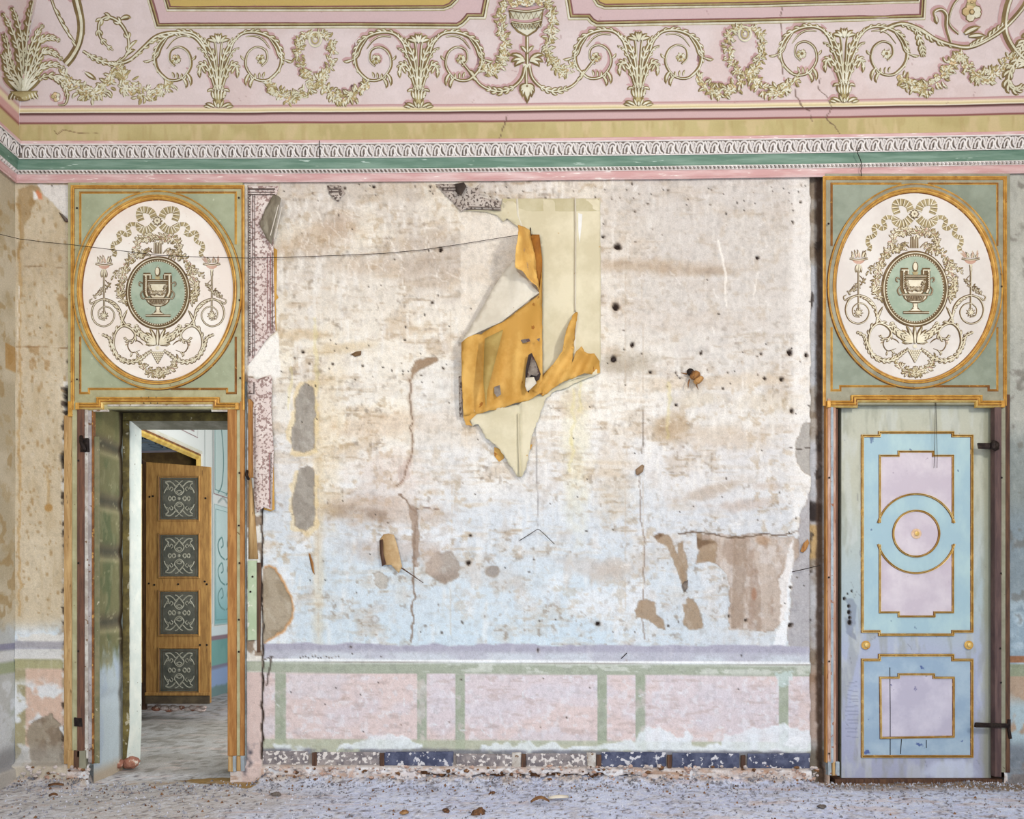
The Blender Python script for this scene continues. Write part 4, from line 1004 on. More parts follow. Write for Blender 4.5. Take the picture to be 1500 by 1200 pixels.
for sx, ox in ((-1, 0), (1, 0)):
    X_ = lambda x: 771 + sx * (x - 771)
    b.garland([(X_(800), 2), (X_(809), 22), (X_(806), 48), (X_(802), 72), (X_(806), 88)], 13, 1.25, 3.8, 8)
    b.garland([(X_(806), 86), (X_(814), 100), (X_(826), 105), (X_(840), 92)], 17, 1.2, 4.2, 8)
b.build('garland', CORN, ceiling)
b = Brush(cove); b.sh = (-2, -2)
for sx in (-1, 1):
    X_ = lambda x: 772 + sx * (x - 772)
    b.stem([(X_(775), 97), (X_(780), 115), (X_(795), 129), (X_(815), 134), (X_(838), 126), (X_(854), 108), (X_(873), 84)], 5, lambda t: 1 - .3 * t)
    b.acanthus([(X_(792), 128), (X_(812), 134), (X_(832), 129)], 9, 4, 5, 0)
    b.leaf((X_(850), 112), -PI / 2 + sx * .6, 12, 8, 0); b.leaf((X_(845), 118), -PI / 2 + sx * .9, 12, 7, 0)
    for k in range(3): b.leaf((X_(776), 90), -PI / 2 + sx * (.6 + .45 * k), 26 - 4 * k, 8, sx * 1.5)
    for k in range(4): b.leaf((X_(773), 124), PI / 2 - sx * (.15 + .35 * k), 24 - 4 * k, 8, sx * .5)
    b.leaf((X_(774), 76), -PI / 2 + sx * .5, 12, 6, sx * .6)
b.leaf((772, 124), PI / 2, 28, 9); b.stem([(770, 97), (771, 124)], 4, lambda t: 1); b.poly([(766, 94), (778, 94), (777, 99), (767, 99)], 3, .006)
for y_ in (10, 79, 127): b.disc((772, y_), 1.5, 1, .016, .002)
b.build('hanging_stem', CORN, ceiling)
# corner scrollwork, left
b = Brush(cove); b.sh = (-2, -2)
b.stem([(104, -30), (113, 5), (119, 35), (116, 62), (106, 82), (96, 94)], 11, lambda t: 1)
b.stem([(70, -20), (80, 12), (94, 40), (110, 62)], 3.6, lambda t: 1)
for k in range(5): b.leaf((80 + k * 6.5, 12 + k * 12), 1.0, 15, 6, -.2)
b.stem([(122, 75), (140, 86), (165, 94), (190, 88), (210, 70), (230, 53), (256, 48), (284, 54), (300, 72)], 5.4, lambda t: 1)
b.acanthus([(190, 88), (210, 70), (230, 53), (256, 48), (284, 54)], 9, 4, 12, 1)
b.acanthus([(128, 80), (145, 88), (165, 95)], 8, 4, 5, 0)
b.acanthus([(168, 94), (186, 80), (188, 56), (176, 34), (158, 25), (146, 33), (146, 52), (156, 66), (166, 74)], 9, 5, 9, 0)
b.leaf((178, 28), -.5, 15, 8, .9); b.leaf((184, 82), -.9, 18, 7, .9); b.leaf((190, 70), -1.0, 16, 6, .6)
b.build('scroll', CORN, ceiling)
b = Brush(cove); b.sh = (-2.2, -2)
b.garland([(92, 108), (112, 128), (136, 138), (156, 126), (166, 100)], 22, 1.1, 4.6, 10)
b.garland([(172, 98), (186, 120), (210, 138), (232, 134), (252, 122)], 22, 1.1, 4.6, 10); b.garland([(178, 104), (181, 120), (181, 138)], 7, 1.2, 2.4, 8)
b.leaf((125, 106), .6, 20, 7); b.build('garland', CORN, ceiling)
b = Brush(cove); b.sh = (-1.5, -2)
for i, (tip, mid) in enumerate((((2, 18), (24, 70)), ((16, 10), (30, 60)), ((46, 0), (36, 60)), ((64, 36), (42, 80)), ((88, 60), (58, 62)), ((4, 50), (12, 86)), ((92, 88), (62, 78)), ((3, 80), (10, 105)), ((95, 100), (60, 100)))):
    b.acanthus([(33, 128), ((33 + mid[0]) / 2, (128 + mid[1]) / 2 + 4), mid, ((mid[0] + tip[0]) / 2, (mid[1] + tip[1]) / 2 - 6), tip], 8.5, 6, 12, 0)
for a in (-1.1, -.7, -.35, 0, .35, .7, 1.1): b.leaf((33 + a * 6, 134), -PI / 2 + a * .6, 42 - abs(a) * 10, 10, a * .4, (1, 3, 3))
b.poly([(14, 133), (56, 133), (52, 143), (40, 148), (28, 148), (18, 142)], 1, .004); b.poly([(15, 134), (55, 134), (50, 143), (39, 147), (29, 147), (20, 142)], 2, .006, .006)
for a in range(-4, 5): b.leaf((34 + a * 4.2, 136), PI / 2 - a * .12, 11, 5, 0, (1, 3, 3), False)
b.stem([(46, 128), (60, 114), (76, 112), (92, 122), (99, 138), (96, 152), (86, 154)], 4.6); b.acanthus([(56, 116), (76, 111), (94, 124), (99, 142)], 9, 3, 8, 0); b.rose((82, 142), 7)
b.build('acanthus_plant', CORN, ceiling)
# corner scrollwork, right
b = Brush(cove); b.sh = (-2, -2)
b.stem([(1288, 46), (1318, 35), (1345, 42), (1370, 58), (1396, 67), (1420, 69), (1446, 58), (1472, 40), (1500, 8), (1510, -20)], 6, lambda t: 1)
b.acanthus([(1320, 36), (1345, 44), (1372, 60), (1398, 68)], 9, 4, 9, 1); b.acanthus([(1340, 42), (1346, 58), (1350, 72), (1352, 84)], 9, 4, 6, 0)
b.acanthus([(1420, 68), (1448, 54), (1476, 30)], 9, 4, 8, -1)
b.stem([(1392, 62), (1386, 40), (1386, 22), (1378, 14), (1368, 18), (1370, 28)], 5); b.stem([(1404, 50), (1390, 34), (1396, 8), (1412, -10)], 3, lambda t: 1)
b.rose((1423, 18), 14); b.rose((1423, 4), 8); b.stem([(1486, -20), (1474, 14), (1472, 46), (1486, 74), (1504, 90)], 8, lambda t: 1)
b.leaf((1412, 50), -.6, 26, 10, .5); b.leaf((1418, 54), -.2, 26, 8, .4); b.leaf((1370, 24), 1.4, 12, 7)
b.build('scroll', CORN, ceiling)
b = Brush(cove); b.sh = (-2.2, -2)
b.garland([(1318, 112), (1338, 128), (1356, 130), (1376, 116), (1392, 94), (1406, 80)], 20, 1.1, 4.6, 9); b.garland([(1408, 82), (1422, 104), (1440, 114), (1460, 104), (1486, 80)], 22, 1.1, 4.6, 9)
b.build('garland', CORN, ceiling)
b = Brush(cove); b.sh = (-1.5, -2)
b.acanthus([(1512, 60), (1492, 84), (1478, 104), (1476, 124), (1488, 132), (1500, 124)], 12, 6, 10, 0); b.acanthus([(1518, 100), (1500, 92), (1486, 96)], 12, 5, 6, 0)
b.acanthus([(1520, 40), (1500, 60), (1484, 84)], 12, 5, 8, 0); b.build('acanthus_plant', CORN, ceiling)

# ================================================================== DOOR CASINGS WITH OVERDOOR MEDALLIONS
def medallion(cx, cy, k, parent, y0):
    """all measures in units of the sketch: centre (497,590)"""
    mp = plane(y0); mir = 994
    xf = lambda x, y: (cx + (x - 497) * k, cy + (y - 590) * k)
    field = Brush(mp, xf)
    field.poly([(500 + 393 * math.cos(a), 588 + 470 * math.sin(a)) for a in np.linspace(0, 2 * PI, 97)[:-1]], 0, .002)
    fo = field.build('medallion', [med if cx < 750 else mat('medallion_ground_dim', (226, 222, 216), (214, 208, 202), 3.2, rough=.6, bump=.08)], parent)  # right ground is a darker copy: weaker light put into its colour
    R = random.Random(3); random.seed(21)
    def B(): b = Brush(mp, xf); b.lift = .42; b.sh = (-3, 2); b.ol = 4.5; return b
    mm = lambda pts, s_: [(p[0] if s_ > 0 else mir - p[0], p[1]) for p in pts]
    # central oval with urn
    b = B(); ov = lambda rx, ry, n=72: [(498 + rx * math.cos(a), 602 + ry * math.sin(a)) for a in np.linspace(0, 2 * PI, n)[:-1]]
    b.poly(ov(174, 196), 0, .003); b.poly(ov(170, 192), 1, .006); b.poly(ov(166, 188), 2, .009); b.h0 = .003; b.stem(ov(158, 180), 12, None, 2, False, True, True); b.h0 = 0; b.poly(ov(148, 170), 1, .012); b.poly(ov(140, 162), 5, .0145)
    for q in ov(143, 166, 76): b.disc(q, 3.3, 3, .016, .006, 6)
    oo = b.build('central_oval', ORN + [med_green], fo)
    b = B(); b.lift = .42
    def fill(pts, mi, h): b.poly(pts, mi, h)
    def sym(h): return h + [(mir - x + 4, y) for x, y in h[::-1]]
    fill(sym([(452, 548), (446, 570), (448, 600), (456, 622), (470, 632)]), 1, .018); fill(sym([(458, 552), (454, 572), (456, 600), (464, 620), (474, 630)]), 3, .020)
    fill(sym([(436, 632), (440, 650), (460, 668), (480, 674)]), 1, .019); fill(sym([(444, 636), (448, 650), (466, 664), (484, 670)]), 3, .021)
    fill(sym([(484, 672), (488, 690), (478, 706), (462, 716)]), 1, .019); fill(sym([(489, 676), (492, 692), (484, 706), (470, 713)]), 3, .021)
    b.h0 = .010; b.ol = 3
    for yy_, x0, x1, w in ((540, 446, 552, 9), (553, 450, 548, 5), (634, 434, 564, 8), (722, 436, 566, 8)): b.stem([(x0, yy_), (498, yy_ + .1), (x1, yy_)], w, lambda t: 1, 3, False)
    b.h0 = .002
    fill([(490, 538), (506, 538), (514, 518), (482, 518)], 2, .022); fill([(498 + 15 * math.cos(a), 494 + 26 * math.sin(a)) for a in np.linspace(0, 6.2, 14)], 1, .022); fill([(497 + 10 * math.cos(a), 492 + 20 * math.sin(a)) for a in np.linspace(0, 6.2, 14)], 3, .026); b.leaf((498, 474), -PI / 2, 18, 10, 0, (1, 2, 3), False)
    b.h0 = .010
    for s_ in (1, -1):
        b.stem(mm([(446, 624), (436, 600), (436, 560), (436, 512)], s_), 22, lambda t: 1, 3, False); b.stem(mm([(424, 510), (462, 510)], s_), 16, lambda t: 1, 3, False); b.stem(mm([(459, 510), (459, 532)], s_), 12, lambda t: 1, 3, False)
        for y_ in range(530, 612, 11): b.disc(mm([(438, y_)], s_)[0], 4, 1, .05, .004, 6)
        b.stem(mm([(424, 556), (406, 548), (402, 562), (412, 570)], s_), 5, None, 4, False); b.stem(mm([(424, 590), (410, 610), (420, 634), (436, 628)], s_), 5, None, 4, False)
        b.garland(mm([(452, 566), (470, 604), (496, 600)], s_), 13, 1.2, 4, 10)
    for a in range(-5, 6): b.stem([(498 + a * 9, 640), (498 + a * 6.4, 664)], 4, lambda t: 1, 3, False)
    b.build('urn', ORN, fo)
    # bow with rosette and trailing ribbon
    b = B()
    def band(pts, w, n):
        q = spline(pts, 7); m = len(q)
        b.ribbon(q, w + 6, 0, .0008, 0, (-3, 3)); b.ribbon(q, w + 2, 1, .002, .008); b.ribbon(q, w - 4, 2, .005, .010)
        for j in range(n):
            i = int((j + .5) / n * (m - 2)); t = q[i + 1] - q[i]; t = t / (np.hypot(*t) or 1); nn = np.array([-t[1], t[0]])
            for o_, mi_, ww in ((0, 3, 5), (4, 1, 2.4)): b.ribbon([q[i] + t * o_ - nn * (w * .42), q[i] + t * o_ + nn * (w * .42)], ww, mi_, .018, .001)
    for s_ in (1, -1):
        band(mm([(478, 214), (466, 184), (440, 170), (408, 172), (400, 196), (410, 226)], s_), 40, 9)
        band(mm([(478, 246), (456, 268), (426, 276), (402, 262), (408, 244)], s_), 44, 8)
        band(mm([(388, 246), (358, 244), (340, 262), (350, 292), (332, 300), (306, 286), (292, 300), (300, 326), (282, 342), (266, 346), (262, 372), (274, 392), (268, 412)], s_), 25, 17)
    for a in range(8): b.leaf((495, 228), a * PI / 4, 28, 16, 0, (1, 2, 3), False)
    b.ring((495, 228), 19, 5, 1, .018, 18); b.ring((495, 228), 13, 5, 3, .020, 16); b.disc((495, 228), 6, 1, .022, .004)
    b.build('bow', ORN, fo)
    b = B(); b.poly([(476, 250), (514, 250), (508, 300), (482, 300)], 2, .003); b.poly([(474, 338), (516, 338), (520, 400), (470, 400)], 1, .002)
    for a in range(5): b.stem([(480 + a * 8, 340), (478 + a * 9, 398)], 7, lambda t: 1, 3, False)
    b.garland([(380, 372), (398, 330), (440, 312), (495, 322), (550, 312), (592, 330), (612, 372)], 40, .85, 18, 24)
    for s_ in (1, -1):
        b.garland(mm([(384, 372), (392, 392), (430, 398), (452, 380)], s_), 26, .6, 13, 20)
        b.stem(mm([(470, 396), (440, 372), (410, 396)], s_), 6)
        b.garland(mm([(420, 402), (370, 412), (334, 458), (316, 510), (304, 570), (304, 610), (322, 650)], s_), 34, .75, 16, 24)
        b.garland(mm([(326, 480), (290, 500), (262, 524)], s_), 20, .6, 6, 18)
    b.build('garland', ORN, fo)
    for s_ in (1, -1):
        b = B()
        b.poly(mm([(174, 448), (260, 448), (250, 470), (232, 482), (204, 482), (184, 470)], s_), 1, .002); b.poly(mm([(180, 452), (254, 452), (244, 468), (228, 478), (206, 478), (190, 468)], s_), 4, .004, .01)
        b.stem(mm([(172, 450), (216, 458), (262, 450)], s_), 10, lambda t: 1)
        for j in range(9): b.leaf(mm([(184 + j * 8, 446)], s_)[0], -PI / 2 + random.uniform(-.5, .7), random.uniform(22, 46), 12, random.uniform(-1, 1), random.choice([(1, 4, 3), (0, 4, 4), (1, 2, 3)]))
        for j in (-1, -.4, .4, 1): b.leaf(mm([(216 + j * 6, 480)], s_)[0], PI / 2 - j * .4, 44, 14, j * .6)
        b.stem(mm([(216, 500), (216, 600), (217, 712)], s_), 10, lambda t: .9)
        b.stem(mm([(216, 530), (240, 560), (216, 590), (190, 590), (178, 612), (168, 630)], s_), 4); b.garland(mm([(240, 560), (196, 600), (170, 622)], s_), 14, 1, 3, 15)
        b.build('torch', ORN, fo)
        b = B()
        b.stem(mm([(334, 776), (308, 736), (298, 690), (266, 652), (214, 634), (170, 656), (152, 706), (170, 756), (214, 776), (254, 758), (270, 716), (250, 682), (216, 674), (188, 698), (192, 734), (222, 744)], s_), 11, lambda t: 1.1 - .6 * t)
        b.stem(mm([(200, 636), (172, 646), (150, 658), (142, 642), (156, 632)], s_), 8)
        b.acanthus(mm([(312, 744), (298, 690), (266, 652), (226, 636)], s_), 24, 8, 8, -s_)
        for j in range(9): b.leaf(mm([(216, 720)], s_)[0], j * .7, 26, 11, .5, (1, 3, 3), False)
        b.leaf(mm([(304, 770)], s_)[0], -PI / 2 + s_ * .3, 90, 18, s_ * .3)
        b.acanthus(mm([(206, 818), (244, 838), (258, 884), (290, 936), (346, 962), (400, 950), (436, 922), (466, 902)], s_), 22, 18, 18, 0)
        b.acanthus(mm([(286, 926), (266, 870), (276, 808), (312, 774), (352, 784), (378, 816), (368, 846), (340, 850), (326, 832)], s_), 26, 15, 12, -s_)
        b.stem(mm([(352, 846), (340, 880), (362, 912), (404, 900)], s_), 4); b.rose(mm([(334, 870)], s_)[0], 12); b.leaf(mm([(362, 912)], s_)[0], 1.9, 26, 12); b.leaf(mm([(380, 908)], s_)[0], .8, 30, 12); b.stem(mm([(376, 846), (404, 858), (420, 874)], s_), 4)
        b.build('scroll', ORN, fo)
    b = B()
    for s_ in (1, -1):
        b.acanthus(mm([(380, 768), (402, 810), (440, 838), (478, 852)], s_), 30, 14, 8, 0)
        for j in range(5): b.leaf(mm([(486, 872)], s_)[0], -PI / 2 - s_ * (.15 + .3 * j), 96 - 10 * j, 26, -s_ * .5)
        b.stem(mm([(470, 874), (448, 876), (440, 856), (454, 846), (462, 858)], s_), 6)
    b.leaf((497, 876), -PI / 2, 96, 26)
    for r_ in range(6):
        for j in range(6 - r_): b.disc((497 + (j - (5 - r_) / 2) * 11, 914 + r_ * 10), 7.5, 1, .008 + r_ * .001, .004, 8); b.disc((498 + (j - (5 - r_) / 2) * 11, 913 + r_ * 10), 5, 3, .014 + r_ * .001, .006, 8)
    b.disc((497, 890), 10, 3, .02, .01)
    b.build('acanthus_mask', ORN, fo)
    b = B(); b.garland([(394, 944), (424, 992), (470, 1016), (497, 1020), (524, 1016), (570, 992), (600, 944)], 38, .85, 16, 24); b.build('garland', ORN, fo)
    return fo

def ellpts(cx, cy, rx, ry, a0=0, a1=2 * PI, n=96, close=False):
    return [(cx + rx * math.cos(a0 + (a1 - a0) * i / n), cy + ry * math.sin(a0 + (a1 - a0) * i / n)) for i in range(n + (1 if close else 0))]

def casing(x0, x1, y0, y1, cx, cy, rx, ry, right):
    """x0..x1,y0..y1: overdoor board; rx,ry inner field radii"""
    t = thing('door_casing', P((x0 + x1) / 2, 1130), ('olive and gold door casing with oval urn medallion over the closed pale blue door' if right else 'olive and gold door casing with oval urn medallion around the open doorway'), 'door casing', 'matching door casings with oval medallions')
    ol = olive_r if right else olive; sg = sage_r if right else sage
    pr = .035; mp = plane(-pr)
    hb = y1 + (6 if not right else 4)                # bottom of board
    # board body with depth
    s_ = slab('overdoor_board', x0, y0, x1, hb + 14, pr + .012, plane(.012), ol, t, .4)
    edge = lambda o: [(x0 + o, y0 + o), (x0 + o, hb + 12), ]
    gp_ = [(0, .000, 0), (0, .010, 0), (1.5, .013, 0), (2.3, .007, 1), (2.8, .007, 0), (3.6, .011, 0), (4.6, .004, 1), (5.0, .0, 1)]
    # gilded rim: up the left, across the top, down the right   (offset points inward)
    path = [(x0, hb + 14), (x0, y0), (x1, y0), (x1, hb + 14)]
    mould('gilded_rim', path, [(-o, h, m_) for o, h, m_ in gp_], mp, [gold, gold_dk], t, False)
    ix0, ix1, iy0, iy1 = x0 + 12, x1 - 12, y0 + 9, y1 - 4
    orx, ory = rx + 14, ry + 13
    # spandrel panels: each corner a filled sage panel with a gold moulding, bounded by the outer oval
    def corner(sx, sy):
        ax = ix0 if sx < 0 else ix1; ay = iy0 if sy < 0 else iy1
        axx, ayy = orx, ory
        cc = []
        dx = abs(ax - cx); dy_ = abs(ay - cy)
        a_s = math.acos(min(1, dx / axx)) if dx < axx else 0.02
        a_e = math.asin(min(1, dy_ / ayy)) if dy_ < ayy else PI / 2 - .02
        for i in range(25):
            a = a_s + .09 + (a_e - a_s - .22) * i / 24
            cc.append((cx + sx * axx * math.cos(a), cy + sy * ayy * math.sin(a)))
        pts = [(ax, cc[0][1]), (ax, ay), (cc[-1][0], ay)]
        if sy > 0:
            pts = [(ax, cc[0][1]), (ax, ay), (ax - sx * 15, ay), (ax - sx * 15, ay - 6), (cc[-1][0], ay - 6)]
        poly = pts + cc[::-1]
        sheet('spandrel', poly, plane(-pr - .001), sg, t)
        prf = [(3, .0, 0), (2.2, .006, 0), (1.2, .002, 1), (.4, .007, 0), (-.6, .0, 1)]
        if sx * sy > 0: prf = [(-o, h, m_) for o, h, m_ in prf][::-1]
        mould('spandrel_moulding', pts, prf, mp, [gold, gold_dk], t, False)
    for sx in (-1, 1):
        for sy in (-1, 1): corner(sx, sy)
    # oval frame: gold outer, olive body, gold inner
    yo = plane(-pr)
    def ring(name, r0, prof, mats):
        pts = ellpts(cx, cy, rx + r0, ry + r0, 0, 2 * PI, 120)
        return mould(name, pts, prof, yo, mats, t, True, False)
    ring('oval_frame', 0, [(13.6, .0, 1), (13.2, .016, 0), (12.2, .022, 0), (11.2, .016, 1), (10.8, .016, 2), (8, .022, 2), (6.4, .020, 1), (6.0, .026, 0), (4.4, .031, 0), (3.4, .024, 1), (2.8, .024, 0), (1.4, .020, 0), (.4, .010, 1), (-.6, .001, 1)], [gold, gold_dk, ol])
    fo = medallion(cx, cy, rx / 393 * 1.0, t, -pr)
    # stepped gilded head moulding
    if not right:
        hp = [(117, 602), (117, 591), (144, 591), (144, 583), (319, 583), (319, 589), (346, 589), (346, 602)]; hz = 13
        jl_, jr_ = [(104, 118, 137), (337, 349, 362)], None
    path = ([(118, 594), (146, 594), (146, 586), (319, 586), (319, 594), (346, 594)] if not right else [(1215, 591), (1249, 591), (1249, 583), (1434, 583), (1434, 591), (1464, 591)])
    prf = [(3.5, .0, 0), (3.2, .020, 0), (1.6, .026, 0), (.6, .018, 1), (-.4, .024, 0), (-2.2, .030, 0), (-3.2, .022, 1), (-4.4, .026, 2), (-6.2, .016, 2), (-7, .0, 1)]
    mould('head_moulding', path, prf, plane(-pr), [gold, gold_dk, gold_lt], t, False)
    for (a, b_) in ((path[0], path[-1]),):
        for q, sx in ((a, 1), (b_, -1)):
            slab('corner_block', min(q[0], q[0] - 5 * sx), q[1] - 3, max(q[0], q[0] - 5 * sx), q[1] + 7, .028, plane(-pr), gold, t, .6)
    # fillet under the head
    if not right:
        slab('head_fillet', 137, 600.5, 160, 603.5, .006, plane(-pr), greywht, t, .3); slab('head_fillet', 158, 592.5, 312, 595.5, .006, plane(-pr), greywht, t, .3); slab('head_fillet', 310, 600.5, 338, 603.5, .006, plane(-pr), greywht, t, .3)
        slab('head_board', 131, 590, 159, 602, .012, plane(-pr + .01), ol, t, .3); slab('head_board', 310, 590, 340, 602, .012, plane(-pr + .01), ol, t, .3)
    return t
case_l = casing(104.5, 358.5, 272, 581, 231.5, 426, 110.5, 132.5, False)
case_r = casing(1205, 1474, 259, 577, 1339.5, 420, 115, 137, True)
# left jambs
mpj = plane(-.02)
def board(u0, u1, v0, v1, h, m_, par, name='jamb_board', y0=0.0, lab=None, jit=.25):
    o = slab(name, u0, v0, u1, v1, h, plane(y0), m_, par, .5, jit)
    if lab: o['label'] = lab
    return o
board(97, 110.5, 610, 1118, .030, wood_tan, case_l, lab='bare pine edge board'); board(104, 110.5, 590, 612, .044, gold, case_l, 'rim_end')
board(110, 118.5, 590, 1112, .040, olive, case_l, lab='olive strip with nail heads'); board(118, 128.5, 600, 1108, .050, maroon, case_l, lab='red-brown bevelled strip')
board(128, 133, 600, 1110, .042, greywht, case_l); board(132.5, 137.5, 600, 1116, .034, mat('mauve_grey', (188, 182, 184), (150, 142, 140), 10, speck=(110, 80, 60), spt=.66), case_l); board(137, 139.5, 602, 1118, .028, gold_dk, case_l)
board(139, 146, 640, 1118, .012, mat('raw_edge', (140, 134, 104), (118, 118, 88), 9, speck=(190, 184, 160), spsc=20, spt=.68), case_l)
board(336.5, 349.5, 600, 1106, .045, wood_or, case_l, lab='orange worn jamb strip'); board(349, 354.5, 596, 1106, .037, olive, case_l); board(354, 360, 590, 1106, .041, wood_or, case_l); board(360, 362, 560, 1110, .02, mat('grey_blue_edge', (140, 150, 150), (104, 108, 108), 12), case_l)
for u0, u1, h, m_ in ((104, 112, .045, wood_tan), (113, 121, .05, wood_dk), (122, 131, .055, olive_r), (338, 345, .055, wood_tan), (345, 350, .06, paleblue), (350, 356, .05, wood_tan), (356, 361, .05, paleblue)):
    board(u0, u1, 1098 if u0 < 200 else 1106, 1124 if u0 < 200 else 1128, h, m_, case_l, 'plinth_block', jit=.8)
# nail heads and iron on the left casing
def nails(par, lst, y0, r=.008):
    for (u, v) in lst:
        q = P(u, v, y0); b = Brush(plane(y0)); b.disc((u, v), r * 200, 0, .003, .004, 8); b.build('nail_head', [iron], par)
nails(case_l, [(113, 305), (113.5, 434), (113, 556), (351, 440), (352, 554), (350, 290), (115, 675), (115, 825), (115, 954), (351, 693), (350, 770), (351, 825), (350, 955), (350, 908), (207, 583), (218, 583), (229, 583), (211, 590), (221, 590), (231, 590)], -.052)
tube('iron_pin', [P(119, 640, -.05), P(119, 648, -.10), P(122, 656, -.10), P(124, 660, -.05)], .014, iron, case_l)
slab('hinge_plate', 118, 643, 130, 662, .012, plane(-.05), iron, case_l, 1.5, 1)
tube('iron_pin', [P(362, 690, -.03), P(361, 696, -.07), P(364, 702, -.03)], .010, iron, case_l)
slab('hinge_plate', 110, 1052, 121, 1064, .012, plane(-.045), iron, case_l, 1, 1)
# right jambs
board(1207, 1209.5, 590, 1116, .040, wood_or, case_r, lab='orange edge strip'); board(1209.2, 1213.5, 586, 1116, .046, pinkwood, case_r, lab='pinkish strip'); board(1213.2, 1217, 590, 1116, .050, paleblue, case_r, lab='pale blue strip'); board(1216.8, 1221, 598, 1116, .044, pinkwood, case_r); board(1220.6, 1225, 600, 1118, .030, maroon, case_r)
board(1451.5, 1461, 598, 1136, .050, mat('maroon_grey', (108, 86, 82), (84, 66, 66), 9, stretch=(6, 1, .5)), case_r, lab='dark red-brown strip'); board(1460.6, 1468.5, 586, 1130, .040, olive_r, case_r); board(1468, 1474, 580, 1130, .046, wood_dk, case_r)
for u0, u1, m_ in ((1209, 1214, paleblue), (1215, 1219, wood_tan), (1220, 1226, paleblue)): board(u0, u1, 1114, 1134, .05, m_, case_r, 'plinth_block', jit=.7)
nails(case_r, [(1213.5, 328), (1214.5, 700), (1214.5, 969), (1214.5, 1104), (1214, 846), (1466, 840), (1466, 1000), (1465, 950), (1467, 700), (1467, 420)], -.052)
o_ = slab('iron_strap', 1432, 650, 1462, 658, .014, plane(-.05), iron, case_r, 1, 1.2); lump('hinge_knuckle', P(1458, 653, -.075), .03, iron, (1, .8, 1.2), 4, case_r)
slab('iron_strap', 1428, 1059, 1478, 1065, .012, plane(-.055), iron, case_r, 1, 1.4); tube('hinge_pin', [P(1478, 1054, -.05), P(1478, 1070, -.06), P(1480, 1082, -.05)], .011, iron, case_r)

# ================================================================== RIGHT-HAND DOOR (closed)
door = thing('door_1', P(1342, 1140, .03), 'tall closed door painted pale blue and lilac with gold mouldings', 'door', kind='structure')
# painted leaf ground: grey green top to lavender foot, cool low light painted in
du = np.arange(1232.5, 1453, 1.6); dv = np.arange(586, 1142, 1.6); DU, DV = np.meshgrid(du, dv)
dp = Paint(DU, DV, (188, 190, 174)); d1 = fbm(DU, DV, 60, 2, 5); d2 = fbm(DU * 2.5, DV * .6, 24, 4, 4)
dp.put((174, 190, 194), sst(DV + 50 * (d1 - .5), 700, 860)); dp.put((172, 180, 204), sst(DV + 60 * (d1 - .5), 860, 980)); dp.put((164, 166, 190), sst(DV, 1000, 1100) * .6)
dp.put((150, 152, 138), sst(d2, .52, .7) * .4); dp.put((202, 208, 206), sst(fbm(DU * 2, DV * .5, 20, 6), .55, .7) * .4)
dp.put((142, 142, 118), sst(DU, 1436, 1446) * .7); dp.put((206, 216, 236), dp.ell(1390, 1128, 40, 14, 0, .3, .4) * .7)  # olive strip down the right edge is painted shade
dp.put((56, 60, 92), dp.poly([(1240, 880), (1252, 880), (1252, 940), (1240, 930)], 3) * .25)
for k in range(60):
    x = random.uniform(1236, 1446); y = random.uniform(640, 1130); dp.put((120, 122, 128), dp.line([(x, y), (x + random.uniform(-8, 8), y + random.uniform(-12, 12))], .5, 2, k) * .5)
for k in range(14): y = 1000 + k * 6; dp.put((130, 134, 156), dp.line([(1238 + random.uniform(0, 6), y), (1256, y + random.uniform(-2, 2))], .8, 1, k) * .6)
for (x, y, r_) in ((1243.5, 888, 2), (1244, 897, 2.6), (1245, 905, 2), (1245, 912, 3), (1237, 877, 2), (1242, 870, 1.4), (1248, 866, 1.4)): dp.put((24, 20, 20), dp.ell(x, y, r_, r_ * 1.3, 0, .3), -.012)
dp.put((40, 30, 26), dp.line([(1300, 1107.5), (1340, 1108.5), (1388, 1108)], 1.3, .5), -.008)
DX = (DU - 750) * 6.03 / 1200; DZ = CAMH + (870 - DV) * 6.03 / 1200
leaf = grid_obj('leaf', DX, np.full(DX.shape, .03) - dp.H, DZ, dp.C, None, M_cove, door)
box('leaf_core', (DX.min(), .046, DZ.min()), (DX.max(), .085, DZ.max()), olive_r, door)
md = plane(.029)
blue = mat('door_blue', (178, 206, 210), (162, 192, 204), 4, rough=.6, bump=.08, speck=(110, 132, 160), spsc=16, spt=.72, stretch=(1, 1, .6))
blue2 = mat('door_blue_low', (168, 190, 206), (150, 174, 196), 5, rough=.6, bump=.08, speck=(84, 104, 156), spsc=9, spt=.68)  # panel blue again, cooled in colour for the low light
lilac = mat('door_lilac', (214, 206, 214), (198, 188, 200), 4, rough=.6, bump=.08, speck=(172, 160, 176), spsc=20, spt=.72)
lilac2 = mat('door_lilac_low', (206, 202, 216), (186, 182, 200), 4, rough=.6, bump=.08, speck=(132, 130, 164), spsc=16, spt=.70)  # lilac again, with the cool low light in its colour
def dm(name, pts, par, closed=True, w=1.0):
    w = w * .84
    pr = [(2.7 * w, .0, 2), (2.1 * w, .013, 0), (1.0 * w, .016, 1), (.3 * w, .004, 2), (-.7 * w, .012, 0), (-1.7 * w, .013, 2), (-2.5 * w, .0, 2)]  # dark outer edge paints the shadow line of the moulding
    return mould(name, pts, pr, md, [gold_lt, gold, gold_dk], par, closed)
up_o = [(1263, 639), (1288, 639), (1288, 634), (1395, 634), (1395, 639), (1423, 639), (1423, 925), (1395, 925), (1395, 930), (1288, 930), (1288, 925), (1263, 925)]
lo_o = [(1263, 967), (1288, 967), (1288, 960), (1395, 960), (1395, 967), (1423, 967), (1423, 1108), (1263, 1108)]
pu = sheet('upper_panel', up_o, plane(.0275), blue, door); pl_ = sheet('lower_panel', lo_o, plane(.0275), blue2, door)
dm('moulding', up_o, pu); dm('moulding', lo_o, pl_)
ccx, ccy, cr = 1341.5, 781.8, 58
